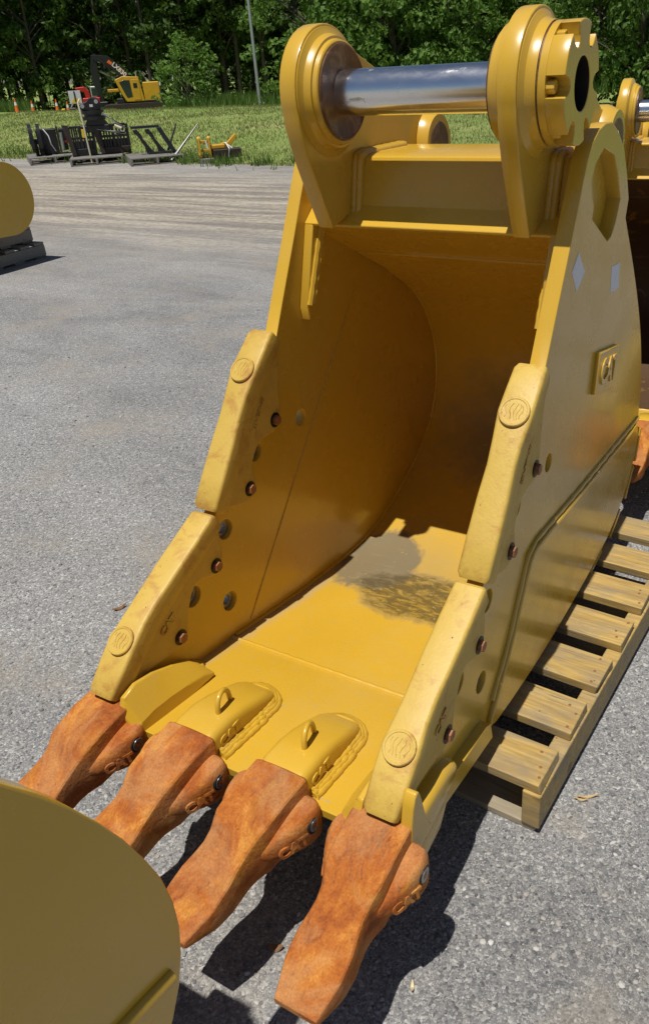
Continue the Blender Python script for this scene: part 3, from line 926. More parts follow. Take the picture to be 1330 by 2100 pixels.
# ---------------------------------------------------------------- the other buckets of the row
def other_bucket(dx, dy, sc_, label, rz=0.0, skip=(), dz=0.0):
    b = copy_tree(bucket, None, skip)
    base = Vector((0, 0.80, 0.141))
    b.location = base + Vector((dx, dy, dz)); b.scale = (sc_,) * 3; b.rotation_euler = (0, 0, rz)
    b["label"] = label
    return b
fg = other_bucket(-0.178, -2.150, 1.2, "large yellow bucket in front of the rusty teeth, only its rounded shaded side plate showing", 0.0, ("heel_block", "side_wear_plate", "weld_seam"))
bk = other_bucket(0.165, 1.78, 0.88, "rust stained yellow bucket standing behind the clean bucket, its dark inside showing", 0.09)
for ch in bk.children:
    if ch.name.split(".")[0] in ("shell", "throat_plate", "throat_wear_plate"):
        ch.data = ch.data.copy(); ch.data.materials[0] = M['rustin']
for src, dxy, lab in ((pal, (-0.18, -2.09), "wooden pallet under the shaded bucket in front of the rusty teeth"), (pal, (0.22, 1.80), "wooden pallet under the rust stained bucket behind the clean one")):
    p2 = copy_tree(src); p2.location = Vector(src.location) + Vector((dxy[0], dxy[1], 0)); p2["label"] = lab

# small bucket far across the lot on black stacked pallets
fp = make_pallet("pallet", "dark grey weathered pallet, lower of two under the small rounded bucket", "dark stacked pallets", "woodgrey", "woodgrey")
FPC = Vector((-6.40, 3.78, 0))
fp.location = FPC; fp.rotation_euler = (0, 0, 0.10)
fp2 = copy_tree(fp); fp2.location = FPC + Vector((-0.10, -0.03, 0.142)); fp2.rotation_euler = (0, 0, 0.08)
fp2["label"] = "dark grey weathered pallet, upper of two under the small rounded bucket"

def small_bucket():
    global ORG
    ORG = Vector((0, 0, 0))
    r = empty("rounded_bucket", (0, 0, 0), "small yellow bucket with a round side plate and dark hole on dark stacked pallets", "excavator bucket", "excavator buckets")
    c = (0.0, 0.305); R = 0.305
    prof = arc(c, R, 100, -95, 30) + [(-0.55, 0.02), (-0.95, 0.10), (-0.98, 0.16), (-0.60, 0.42), (-0.42, 0.60)]
    for s in (-1, 1):
        sp = plate("side_plate", [prof, [(-0.30 + 0.08 * p, 0.36 + 0.10 * q) for p, q in circ((0, 0), 1, 20)]], *((0.31, 0.33) if s > 0 else (-0.33, -0.31)), "paint", r, 0.002)
        plate("hole_backing", [[(-0.30 + 0.09 * p, 0.36 + 0.11 * q) for p, q in circ((0, 0), 1, 20)]], *((0.285, 0.295) if s > 0 else (-0.295, -0.285)), "ring", sp, 0.002)
    inn_ = arc(c, R - 0.04, 110, -90, 24) + [(-0.90, 0.075)]
    MB().prism_x(inn_ + offset_path(inn_, -0.022)[::-1], -0.312, 0.312).obj("shell", "paint", r, 30)
    MB().prism_x([(-0.85, 0.05), (-1.08, 0.11), (-1.07, 0.135), (-0.85, 0.095)], -0.34, 0.34).obj("lip_plate", "paint", r, 30, 0.003)
    for s in (-1, 1):
        ear = plate("ear_plate", [arc((-0.45, 0.78), 0.09, 190, 20, 14) + [(-0.22, 0.58), (-0.40, 0.52), (-0.62, 0.42)]], *((0.12, 0.15) if s > 0 else (-0.15, -0.12)), "paint", r, 0.002)
        MB().lathe_x([(s * 0.10, 0.03), (s * 0.10, 0.065), (s * 0.17, 0.065), (s * 0.17, 0.03)], (-0.45, 0.78), 28).obj("boss", "paint", ear, 30)
    for x in (-0.26, -0.087, 0.087, 0.26):
        mb = MB(); mb.loft([[(x + a, y, z) for a, z in rr(hw, zb, zt, 0.01, 3)] for y, hw, zb, zt in ((-1.04, 0.045, 0.09, 0.17), (-1.14, 0.042, 0.085, 0.15), (-1.28, 0.035, 0.085, 0.105))])
        mb.obj("tooth", "tooth", r, 40)
    return r
fb = small_bucket()
fb.location = (-6.09, 3.975, 0.2845)
fb.rotation_euler = (0, 0, 0.08)

# weld strip on the side of the big bucket in front
ORG = Vector((0, 0.80, 0.141))
fsp = [c for c in fg.children if c.name.startswith("side_plate") and max(v.co.x for v in c.data.vertices) > 0.2][0]
mbs = MB()
pts = [(BX + 0.001, 1.533 - 0.60 * i / 14, 0.386 + 0.13 * i / 14) for i in range(15)]
mbs.tube(pts, [0.009 + 0.0007 * math.sin(i * 2.1) for i in range(15)], 8)
mbs.obj("weld_seam", "paint", fsp, 60)
ORG = Vector((0, 0, 0))

# ---------------------------------------------------------------- ground and terrain
def lot_material():
    t = NT("gravelly_asphalt")
    p = t.pos()
    sep = t.n("ShaderNodeSeparateXYZ"); t.l(p, sep.inputs[0])
    # aggregate
    vc = t.voro(p, 165, 'F1', "Color")
    vd = t.voro(p, 165, 'F1', "Distance")
    bw = t.n("ShaderNodeRGBToBW"); t.l(vc, bw.inputs[0])
    agg = t.ramp(bw.outputs[0], [(0.14, (0.085, 0.087, 0.092)), (0.40, (0.185, 0.185, 0.188)), (0.66, (0.265, 0.26, 0.25)), (0.84, (0.46, 0.45, 0.43))])
    vc2 = t.voro(p, 420, 'F1', "Color")
    bw2 = t.n("ShaderNodeRGBToBW"); t.l(vc2, bw2.inputs[0])
    fines = t.ramp(bw2.outputs[0], [(0.2, (0.125, 0.125, 0.13)), (0.6, (0.225, 0.223, 0.222)), (0.85, (0.42, 0.41, 0.39))])
    msk = t.ramp(t.noise(p, 70, 4, 0.6), [(0.42, 0.0), (0.58, 1.0)])
    col = t.mix(msk, agg, fines)
    big = t.ramp(t.noise(t.mapping(p, scale=(0.55, 1.2, 1.0), rot=(0, 0, 0.3)), 1.1, 8, 0.66, 0.5), [(0.30, 0.70), (0.50, 1.0), (0.70, 1.24)])
    col = t.mix(1.0, col, big, 'MULTIPLY')
    oil = t.ramp(t.noise(t.mapping(p, loc=(3.1, 7.7, 0)), 1.6, 5, 0.6, 0.8), [(0.66, 0.0), (0.74, 0.45)])
    col = t.mix(oil, col, (0.075, 0.075, 0.08))
    # brown silt washed into hollows
    silt = t.ramp(t.noise(p, 2.1, 6, 0.65, 0.3), [(0.52, 0.0), (0.72, 0.55)])
    col = t.mix(silt, col, (0.29, 0.25, 0.195))
    # dirt haul road along the bank, parallel to X, with tyre ruts
    yb = t.math('ADD', sep.outputs[1], t.math('MULTIPLY', sep.outputs[0], 0.09))
    edge = t.math('ADD', yb, t.math('MULTIPLY', t.math('SUBTRACT', t.noise(p, 0.55, 6, 0.6), 0.5), 2.2))
    road = t.ramp(t.math('DIVIDE', t.math('SUBTRACT', edge, 3.6), 7.4, True), [(0.0, 0.0), (0.14, 0.25), (0.32, 1.0), (0.62, 1.0), (0.86, 0.25), (1.0, 0.3)])
    st = t.mapping(p, scale=(0.16, 1.7, 1.0), rot=(0, 0, 0.09))
    ruts = t.noise(st, 2.2, 7, 0.66, 0.4)
    dirt = t.ramp(ruts, [(0.30, (0.19, 0.155, 0.115)), (0.44, (0.36, 0.31, 0.245)), (0.56, (0.48, 0.425, 0.345)), (0.72, (0.57, 0.52, 0.435))])
    tread = t.ramp(t.noise(t.mapping(p, scale=(2.2, 3.0, 1.0)), 5.5, 5, 0.7), [(0.35, 0.62), (0.55, 1.08)])
    dirt = t.mix(1.0, dirt, tread, 'MULTIPLY')
    rm = t.math('MULTIPLY', road, t.ramp(t.math('ADD', t.math('MULTIPLY', ruts, 0.75), t.math('MULTIPLY', t.noise(p, 3.2, 6, 0.7), 0.35)), [(0.34, 0.1), (0.60, 1.0)]))
    col = t.mix(rm, col, dirt)
    h = t.math('ADD', t.math('MULTIPLY', t.math('SUBTRACT', 0.6, vd), 0.7), t.math('MULTIPLY', bw2.outputs[0], 0.25))
    n1 = t.bump(h, 0.55, 0.006)
    n2 = t.bump(t.math('MULTIPLY', t.noise(st, 9, 6, 0.7), road), 0.8, 0.10, n1)
    t.set(Base_Color=col, Roughness=0.88, Normal=n2)
    t.b.inputs["Specular IOR Level"].default_value = 0.35
    return t.m

FOOT = 11.75
def terr(x, y):
    """height of the grassy bank and the land behind it"""
    foot = FOOT - 0.09 * (x + 13)
    v = y - foot
    crest = 0.66 if x < -11 else max(0.30, 0.66 - (x + 11) * 0.075)
    if v <= 0: return -0.03
    if v < 6:
        s = v / 6; return -0.0 + crest * (1 - (1 - s) ** 1.7)
    if v < 28: return crest - (v - 6) * (crest + 0.9) / 22
    return -0.9

def grid(name, xs, ys, fz, mat, smooth=180):
    vs = [(x, y, fz(x, y)) for y in ys for x in xs]
    n = len(xs); fs = [(j * n + i, j * n + i + 1, (j + 1) * n + i + 1, (j + 1) * n + i) for j in range(len(ys) - 1) for i in range(n - 1)]
    return finish(pyme(vs, fs, False), name, mat, None, smooth)

def dens(a, b, step): 
    n = max(1, int(round((b - a) / step))); return [a + (b - a) * i / n for i in range(n)]
lot = MB()
lot.add([(-600, -600, 0), (600, -600, 0), (600, FOOT - 0.09 * 613 + 0.6, 0), (-600, FOOT + 0.09 * 587 + 0.6, 0)], [(0, 1, 2, 3)])
LOTM = lot_material()
tag(lot.obj("ground", LOTM, None, 0, org=False), "grey gravelly asphalt lot with a pale dirt haul road", None, None, "structure")

def bank_material():
    t = NT("mown_dry_grass")
    p = t.pos()
    f = t.noise(t.mapping(p, scale=(0.5, 1.2, 1)), 0.9, 7, 0.65, 0.3)
    col = t.ramp(f, [(0.30, (0.15, 0.225, 0.055)), (0.52, (0.22, 0.275, 0.085)), (0.70, (0.31, 0.31, 0.13)), (0.84, (0.38, 0.33, 0.18))])
    fine = t.ramp(t.noise(p, 24, 5, 0.7), [(0.3, 0.75), (0.7, 1.3)])
    col = t.mix(1.0, col, fine, 'MULTIPLY')
    t.set(Base_Color=col, Roughness=0.95, Normal=t.bump(t.noise(p, 16, 5, 0.7), 0.8, 0.06))
    t.b.inputs["Specular IOR Level"].default_value = 0.1
    return t.m
xs = dens(-600, -120, 60) + dens(-120, -45, 6) + dens(-45, 20, 0.8) + dens(20, 120, 6) + dens(120, 601, 60)
vs_ = dens(-1.5, 8, 0.3) + dens(8, 36, 1.2) + dens(36, 100, 8) + dens(100, 700, 60)
def tz(x, y):
    z = terr(x, y)
    if z > -0.02:
        z += 0.05 * mnoise.noise(Vector((x * .5, y * .5, 0))) + 0.03 * mnoise.noise(Vector((x * 1.7, y * 1.7, 3)))
    return z
nx = len(xs)
bv = [(x, FOOT - 0.09 * (x + 13) + v, tz(x, FOOT - 0.09 * (x + 13) + v)) for v in vs_ for x in xs]
bf = [(j * nx + i, j * nx + i + 1, (j + 1) * nx + i + 1, (j + 1) * nx + i) for j in range(len(vs_) - 1) for i in range(nx - 1)]
bank = finish(pyme(bv, bf, False), "grass_bank", bank_material(), None, 180)
tag(bank, "mown grassy bank behind the lot", None, None, "structure")

# ---------------------------------------------------------------- leaves and grass
def leafmat(name, c0, c1, trans=0.35):
    t = NT(name)
    oi = t.n("ShaderNodeObjectInfo").outputs["Random"]
    gi = t.n("ShaderNodeNewGeometry").outputs["Random Per Island"]
    f = t.math('ADD', t.math('MULTIPLY', gi, 0.75), t.math('MULTIPLY', oi, 0.25))
    col = t.ramp(f, [(0.0, c0), (0.55, tuple((a + b) / 2 for a, b in zip(c0, c1))), (1.0, c1)])
    t.set(Base_Color=col, Roughness=0.55)
    t.b.inputs["Specular IOR Level"].default_value = 0.25
    tr = t.n("ShaderNodeBsdfTranslucent"); 
    tc = t.mix(0.5, col, (0.14, 0.22, 0.02)); t.l(tc, tr.inputs[0])
    mx = t.n("ShaderNodeMixShader"); mx.inputs[0].default_value = trans
    t.l(t.b.outputs[0], mx.inputs[1]); t.l(tr.outputs[0], mx.inputs[2])
    t.l(mx.outputs[0], t.t.nodes["Material Output"].inputs[0])
    return t.m
M['leafd'] = leafmat("leaf_dark", (0.040, 0.085, 0.018), (0.090, 0.155, 0.034))
M['leafm'] = leafmat("leaf_mid", (0.060, 0.135, 0.024), (0.140, 0.230, 0.048), 0.4)
M['leafb'] = leafmat("leaf_bright", (0.10, 0.21, 0.035), (0.21, 0.34, 0.080), 0.5)
M['grass'] = leafmat("grass_blade", (0.18, 0.25, 0.06), (0.38, 0.35, 0.16), 0.4)
M['weed'] = leafmat("weed_blade", (0.06, 0.13, 0.02), (0.14, 0.22, 0.05), 0.3)
M['bark'] = simple("bark", (0.085, 0.070, 0.052), 0.9, 0, 0.4, 3, 0.6)

def leaf_cloud(rng, clumps, per, size, flat=0.55, shape='quad'):
    """clumps: list of (centre, radius). returns verts, faces of single leaf sprays"""
    V = []; F = []
    for (c, r) in clumps:
        n = max(4, int(per * (r ** 1.6)))
        for _ in range(n):
            while True:
                d = Vector((rng.uniform(-1, 1), rng.uniform(-1, 1), rng.uniform(-1, 1)))
                if 0.05 < d.length < 1: break
            d = d.normalized() * (d.length ** 0.45)
            p = Vector(c) + Vector((d.x * r, d.y * r, d.z * r * flat))
            s = size * rng.uniform(0.6, 1.35)
            nrm = (Vector((rng.gauss(0, .9), rng.gauss(0, .9), 0.6)) + d * 0.8).normalized()
            a = rng.uniform(0, 6.283)
            u = nrm.orthogonal().normalized(); w = nrm.cross(u)
            u, w = u * math.cos(a) + w * math.sin(a), w * math.cos(a) - u * math.sin(a)
            k = len(V)
            droop = nrm * (-0.25 * s)
            V += [p - u * s * .5, p + w * s * .30 + droop * .1, p + u * s * .5 + droop, p - w * s * .30 + droop * .1]
            F.append((k, k + 1, k + 2, k + 3))
    return V, F

def tree_variant(seed, h, crown_lo, crown_r, leafm, size, nclump, per, trunk_r, lean=0.0, spread=1.0):
    rng = random.Random(seed)
    tr = MB()
    m = 9; pts = []; rad = []
    for i in range(m):
        f = i / (m - 1)
        pts.append((lean * f * h + 0.25 * math.sin(f * 3 + seed) * f, 0.25 * math.cos(f * 2.3 + seed) * f, h * 0.9 * f - 0.15))
        rad.append(trunk_r * (1.25 if i == 0 else 1 - 0.85 * f))
    tr.tube(pts, rad, 8)
    clumps = []
    for k in range(nclump):
        f = rng.random()
        z = crown_lo + (h - crown_lo) * f
        prof = math.sin(math.pi * min(1, 0.18 + 0.82 * f) ** 0.9) ** 0.6 if spread else 1
        R = crown_r * max(0.22, prof) * rng.uniform(0.35, 1.05)
        a = rng.uniform(0, 6.283)
        bi = min(m - 1, int((z / (h * .9)) * (m - 1)))
        bx, by, _ = pts[bi]
        c = (bx + R * math.cos(a), by + R * math.sin(a), z)
        cr = rng.uniform(0.45, 1.0) * crown_r * 0.30
        clumps.append((c, cr))
        if k % 3 == 0:
            b0 = Vector((bx, by, max(0.3, z - R * 0.7)))
            e = Vector(c)
            tr.tube([b0, b0.lerp(e, .5) + Vector((0, 0, .2)), e], [trunk_r * .32, trunk_r * .2, trunk_r * .06], 5, cap=False)
    V, F = leaf_cloud(rng, clumps, per, size)
    lm = bpy.data.meshes.new("crown"); lm.from_pydata(V, [], F); lm.materials.append(M[leafm])
    tm = pyme(tr.v, tr.f, False); tm.materials.append(M['bark']); tm.name = "trunk"
    tm.polygons.foreach_set("use_smooth", [True] * len(tm.polygons))
    return tm, lm

def place_tree(var, name, loc, rz, s, label, group):
    root = empty(name, loc, label, "tree", group, rz, s)
    for nm, me in (("trunk", var[0]), ("crown", var[1])):
        o = bpy.data.objects.new(nm, me); COL.objects.link(o); o.parent = root
    return root

# pixel ray helper only used to choose spots on the real terrain (distance first, then height from the ground)
FH = Vector((CF.x, CF.y, 0)).normalized(); RH = Vector((CR.x, CR.y, 0)).normalized()
def bear(px, dist, py=200):
    dv = CF + CR * ((px - 785) / 1620) - CU * ((py - 1050) / 1620)
    dv = Vector((dv.x, dv.y, 0)).normalized()
    x = CAM.x + dv.x * dist; y = CAM.y + dv.y * dist
    return x, y, terr(x, y)

WOOD = [tree_variant(1, 15, 3.6, 3.0, 'leafd', 0.40, 95, 62, 0.20), tree_variant(2, 17, 4.8, 2.7, 'leafd', 0.42, 95, 62, 0.17, 0.02),
        tree_variant(3, 14, 2.6, 3.2, 'leafm', 0.38, 95, 62, 0.18, -0.02), tree_variant(4, 16, 4.2, 2.5, 'leafm', 0.40, 90, 62, 0.15, 0.03)]
BUSHY = [tree_variant(11, 9.5, 0.7, 3.4, 'leafb', 0.26, 120, 105, 0.16), tree_variant(12, 8.5, 0.5, 3.2, 'leafb', 0.26, 115, 105, 0.15), tree_variant(13, 10.5, 1.0, 3.5, 'leafm', 0.28, 120, 95, 0.17)]
UNDER = [tree_variant(21, 3.2, 0.2, 1.9, 'leafd', 0.26, 36, 90, 0.05), tree_variant(22, 2.6, 0.2, 1.7, 'leafm', 0.26, 34, 90, 0.05)]
SAPL = tree_variant(31, 3.9, 0.4, 1.75, 'leafb', 0.20, 70, 130, 0.06)

rt = random.Random(5)
for row, (dist, step) in enumerate(((73, 56), (78, 60), (84, 62), (92, 64), (101, 66), (111, 72))):
    px = -260 + row * 23
    while px < 1620:
        dd = dist + rt.uniform(-2.5, 2.5)
        x, y, z = bear(px + rt.uniform(-22, 22), dd)
        k = rt.randrange(4)
        place_tree(WOOD[k], "woodland_tree", (x, y, z - 0.1), rt.uniform(0, 6.28), rt.uniform(0.85, 1.15),
                   ["tall dark leafy woodland tree with a bare lower trunk behind the bank", "tall slender dark woodland tree leaning slightly behind the bank", "mid green broad woodland tree behind the bank", "mid green slender woodland tree behind the bank"][k], "woodland trees behind the bank %d" % k)
        px += step * rt.uniform(0.8, 1.2)
px = -200
while px < 1560:
    x, y, z = bear(px, 72 + rt.uniform(-2, 18))
    k = rt.randrange(2)
    place_tree(UNDER[k], "understory_shrub", (x, y, z - 0.1), rt.uniform(0, 6.28), rt.uniform(0.7, 1.3),
               ["dark leafy shrub growing under the woodland trees", "mid green leafy shrub growing under the woodland trees"][k], "shrubs under the woodland trees %d" % k)
    px += rt.uniform(26, 52)
bl = ["broad bright green tree leafy to the ground beside the light pole", "broad bright green tree leafy to the ground behind the polished pin", "bright green rounded tree leafy to the ground behind the rear bucket ear", "taller green tree leafy to the ground behind the retaining cap"]
for i, (px, dd, k, s) in enumerate(((655, 44, 0, 1.0), (742, 47, 2, 0.95), (815, 43, 1, 1.05), (915, 45, 0, 1.05), (985, 48, 2, 1.0), (1150, 46, 1, 0.95), (1215, 43, 0, 1.0), (1300, 40, 2, 0.95), (1390, 42, 1, 1.0), (1480, 44, 0, 1.0))):
    x, y, z = bear(px, dd)
    place_tree(BUSHY[k], "bushy_tree", (x, y, z - 0.15), i * 1.7, s, bl[0] if px < 700 else bl[1] if px < 1000 else bl[3] if px < 1250 else bl[2], "bright leafy trees " + ("beside the pole" if px < 700 else "behind the pin" if px < 1000 else "behind the cap" if px < 1250 else "behind the rear ear"))
x, y, z = bear(384, 40)
place_tree(SAPL, "young_tree", (x, y, z - 0.1), 0.6, 0.80, "small bright green bushy young tree on the bank beside the yellow machine", None)

# grass blades on the bank (one mass)
def blades(name, n, region, hmin, hmax, mat, label, seed, keep=None, w=0.012):
    rng = random.Random(seed); V = []; F = []
    for _ in range(n):
        x, y = region(rng)
        if keep and not keep(x, y, rng): continue
        z = tz(x, y)
        if z < -0.02: z = 0.0
        h = rng.uniform(hmin, hmax); a = rng.uniform(0, 6.283); b = rng.uniform(0, 6.283); ln = h * rng.uniform(0.1, 0.6)
        k = len(V); cw, sw = math.cos(a) * w, math.sin(a) * w
        V += [(x - cw, y - sw, z - 0.01), (x + cw, y + sw, z - 0.01), (x + ln * math.cos(b), y + ln * math.sin(b), z + h)]
        F.append((k, k + 1, k + 2))
    me = bpy.data.meshes.new(name); me.from_pydata(V, [], F); me.materials.append(M[mat])
    o = bpy.data.objects.new(name, me); COL.objects.link(o)
    return tag(o, label, "grass", None, "stuff")
def reg_bank(r):
    x = r.uniform(-24, 0.5); f = FOOT - 0.09 * (x + 13)
    return x, f + 0.05 + 7.0 * r.random() ** 1.4
blades("bank_grass", 60000, reg_bank, 0.025, 0.065, 'grass', "short dry green grass covering the bank", 3, None, 0.011)
def reg_weed(r):
    px = r.choice((r.uniform(340, 640), r.uniform(340, 640), r.uniform(-60, 60), r.uniform(640, 1330))); d_ = r.uniform(36, 50); x, y, z = bear(px, d_); return x, y
blades("weeds", 14000, reg_weed, 0.15, 0.75, 'weed', "tall green weeds along the wood edge", 4, lambda x, y, r: mnoise.noise(Vector((x * .25, y * .25, 5))) > -0.15, 0.03)
def reg_foot(r):
    x = r.uniform(-22, 0.5); f = FOOT - 0.09 * (x + 13); return x, f + r.gauss(0.1, 0.22)
blades("edge_grass", 7000, reg_foot, 0.05, 0.20, 'weed', "rough taller grass along the foot of the bank", 6, lambda x, y, r: mnoise.noise(Vector((x * 1.3, y * 1.3, 9))) > 0.0, 0.012)

# loose gravel lying on the asphalt (one mass) 
def gravel():
    rng = random.Random(9); V = []; F = []
    ico = [(0, 0, 1), (0.89, 0, .45), (.28, .85, .45), (-.72, .53, .45), (-.72, -.53, .45), (.28, -.85, .45), (.72, .53, -.3), (-.28, .85, -.3), (-.89, 0, -.3), (-.28, -.85, -.3), (.72, -.53, -.3)]
    fa = [(0, 1, 2), (0, 2, 3), (0, 3, 4), (0, 4, 5), (0, 5, 1), (1, 6, 2), (2, 6, 7), (2, 7, 3), (3, 7, 8), (3, 8, 4), (4, 8, 9), (4, 9, 5), (5, 9, 10), (5, 10, 1), (1, 10, 6)]
    for _ in range(9000):
        d = 0.9 + 5.5 * rng.random() ** 1.5
        a = rng.uniform(-0.62, 0.5)
        dv = FH * math.cos(a) + RH * math.sin(a)
        x = CAM.x + dv.x * d; y = CAM.y + dv.y * d
        r = 0.0022 + 0.0042 * rng.random() ** 3
        if rng.random() < 0.01: r *= 1.9
        k = len(V); q = rng.uniform(0, 6.28); sx, sy, sz = rng.uniform(.8, 1.4), rng.uniform(.7, 1.1), rng.uniform(.45, .8)
        for (p0, p1, p2) in ico:
            u = rng.uniform(.85, 1.15)
            X, Y, Z = p0 * sx * r * u, p1 * sy * r * u, p2 * sz * r * u
            V.append((x + X * math.cos(q) - Y * math.sin(q), y + X * math.sin(q) + Y * math.cos(q), r * .3 * sz + Z))
        F += [tuple(i + k for i in f) for f in fa]
    me = bpy.data.meshes.new("loose_gravel"); me.from_pydata(V, [], F)
    t = NT("gravel_stone")
    gi = t.n("ShaderNodeNewGeometry").outputs["Random Per Island"]
    t.set(Base_Color=t.ramp(gi, [(0.0, (0.12, 0.12, 0.125)), (0.4, (0.20, 0.20, 0.20)), (0.7, (0.27, 0.255, 0.23)), (0.93, (0.36, 0.34, 0.31)), (1.0, (0.55, 0.54, 0.52))]), Roughness=0.85)
    me.materials.append(t.m)
    o = bpy.data.objects.new("loose_gravel", me); COL.objects.link(o)
    tag(o, "loose small grey stones scattered over the asphalt", "gravel", None, "stuff")
gravel()

# the far wood behind, one mass
def far_wood():
    rng = random.Random(77); cl = []
    for _ in range(420):
        px = rng.uniform(-400, 1750); dd = rng.uniform(120, 145)
        x, y, z = bear(px, dd)
        cl.append(((x, y, z + rng.uniform(0.5, 15)), rng.uniform(1.6, 3.2)))
    V, F = leaf_cloud(rng, cl, 11, 0.9, 0.8)
    me = bpy.data.meshes.new("far_wood"); me.from_pydata(V, [], F); me.materials.append(M['leafd'])
    o = bpy.data.objects.new("far_wood", me); COL.objects.link(o)
    tag(o, "dense dark mass of foliage deep in the wood", "woodland", None, "stuff")
far_wood()

# ---------------------------------------------------------------- things across the lot
def facing(px, dist, py=330):
    """spot on the ground on a bearing and the turn that makes local -Y face the lot"""
    x, y, z = bear(px, dist, py)
    v = Vector((x - CAM.x, y - CAM.y, 0)).normalized()
    return Vector((x, y, max(z, 0.0))), math.atan2(-v.x, v.y)

def at_ground(px, py):
    dv = CF + CR * ((px - 785) / 1620) - CU * ((py - 1050) / 1620)
    k = -CAM.z / dv.z
    return Vector((CAM.x + dv.x * k, CAM.y + dv.y * k, 0))

def box(name, lo, hi, mat, par, bv=0.01, rot=None):
    mb = MB(); mb.box(lo, hi, rot)
    return mb.obj(name, mat, par, 30, bv, 2, org=False)

def hook(name, pts, w, th, mat, par, x):
    """flat curved tine: centre line in (y,z), plate thickness th about x"""
    n = len(pts); L = []; Rr = []
    for i, p in enumerate(pts):
        a = pts[max(i - 1, 0)]; b = pts[min(i + 1, n - 1)]
        t = Vector((b[0] - a[0], b[1] - a[1])).normalized()
        ww = w * (1 - 0.75 * i / (n - 1))
        L.append((p[0] - t.y * ww, p[1] + t.x * ww)); Rr.append((p[0] + t.y * ww, p[1] - t.x * ww))
    return MB().prism_x(L + Rr[::-1], x - th / 2, x + th / 2).obj(name, mat, par, 40, 0.004, 2, org=False)

ORG = Vector((0, 0, 0))
# pallets by the grass
gp = make_pallet("pallet", "grey weathered pallet under the curved claw grapple at the foot of the bank", "grey pallets at the foot of the bank", "woodgrey", "woodgrey")
labs = ["grey weathered pallet under the curved claw grapple at the foot of the bank", "grey weathered pallet under the tall slatted grapple beside the warning sign", "grey weathered pallet under the leaning black fork frame"]
spots = [(112, 331), (203, 333), (318, 332)]
gpal = []
for i, (px, dd) in enumerate(spots):
    p_ = gp if i == 0 else copy_tree(gp)
    loc = at_ground(px, dd); rz = math.atan2(-(loc.x - CAM.x), loc.y - CAM.y); p_.location = (loc.x, loc.y, 0.0); p_.rotation_euler = (0, 0, rz + (0.06, -0.05, 0.10)[i]); p_["label"] = labs[i]
    gpal.append((loc, rz))

# claw grapple
loc, rz = gpal[0]
g = empty("claw_grapple", (loc.x, loc.y, 0.142), "black claw grapple with two curved tines on the grey pallet by the grass", "grapple", None, rz, 0.80)
for x in (-0.42, -0.22):
    hook("tine", [(0.05, 0.30), (0.0, 0.55), (-0.15, 0.66), (-0.36, 0.60), (-0.47, 0.40), (-0.45, 0.22), (-0.34, 0.12)], 0.12, 0.09, "black", g, x)
    hook("tine", [(0.05, 0.30), (0.05, 0.12), (-0.08, 0.06), (-0.26, 0.10), (-0.34, 0.2)], 0.10, 0.09, "black", g, x + 0.06)
box("cross_tube", (-0.50, 0.0, 0.26), (0.05, 0.14, 0.38), "black", g)
box("frame", (-0.30, -0.10, 0.0), (0.20, 0.34, 0.60), "black", g, 0.02)
box("side_panel", (0.21, -0.16, 0.0), (0.26, 0.36, 0.66), "blackrust", g, 0.01)
box("cylinder_cover", (0.27, -0.10, 0.08), (0.44, 0.28, 0.60), "black", g, 0.03)
MB().tube([(0.30, -0.14, 0.1), (0.31, -0.15, 0.5)], 0.035, 10).obj("cylinder", "galv", g, 40, org=False)
MB().tube([(-0.1, -0.14, 0.62), (0.0, -0.24, 0.45), (0.02, -0.25, 0.25), (0.10, -0.2, 0.08)], 0.014, 6).obj("hose", "white", g, 40, org=False)
box("decal_plate", (0.30, -0.108, 0.26), (0.42, -0.101, 0.31), "red", g, 0.001)
box("base_rail", (-0.30, -0.14, 0.0), (-0.06, 0.30, 0.10), "black", g, 0.01)

# slatted grapple with rotator
loc, rz = gpal[1]
g = empty("slatted_grapple", (loc.x, loc.y, 0.142), "tall black rotating grapple with two slatted jaws on the grey pallet by the warning sign", "grapple", None, rz, 0.76)
def jaw(x0, x1, s, rusty):
    jr = box("jaw", (x0, -0.05, 0.0), (x1, 0.05, 0.17), "blackrust" if rusty else "black", g, 0.01)
    mid = (x0 + x1) / 2
    MB().box((x0 + 0.02, 0.05, 0.0), (x1 - 0.02, 0.42, 0.10)).obj('jaw_floor', 'blackrust', jr, 30, 0.01, org=False)
    MB().box((x0 + 0.02, 0.36, 0.10), (x1 - 0.02, 0.42, 0.34)).obj('jaw_back', 'black', jr, 30, 0.01, org=False)
    for xx in (x0, mid - 0.05, x1 - 0.05):
        rot = Matrix.Translation((0, 0, 0))
        MB().box((xx - 0.01, -0.045, 0.17), (xx + 0.065, 0.045, 0.70)).obj("jaw_upright", "black", jr, 30, 0.006, org=False)
    for zz in (0.40, 0.66):
        MB().box((x0 + 0.05, -0.04, zz), (x1 - 0.05, 0.04, zz + 0.06)).obj("jaw_rail", "black", jr, 30, 0.005, org=False)
    for a, b in ((x0 + 0.05, mid - 0.05), (mid, x1 - 0.05)):
        n = 4
        for k in range(1, n):
            xx = a + (b - a) * k / n
            MB().box((xx - 0.022, -0.03, 0.17), (xx + 0.022, 0.03, 0.66)).obj("slat", "black", jr, 30, 0.003, org=False)
    return jr
jaw(-0.62, 0.02, -1, False)
j2 = jaw(0.16, 0.90, 1, True)
for s, xa in ((-1, -0.60), (1, 0.12)):
    MB().prism([(0, 0), (0.10, 0), (0.02, 0.72), (-0.14, 0.74)], (xa, -0.16, 0.03), (1, 0, 0), (0, 0, 1), (0, 0.05, 0)).obj("jaw_side", "blackrust", g, 30, 0.006, org=False)
box("yoke", (-0.28, -0.2, 0.55), (0.46, 0.2, 0.72), "black", g, 0.03)
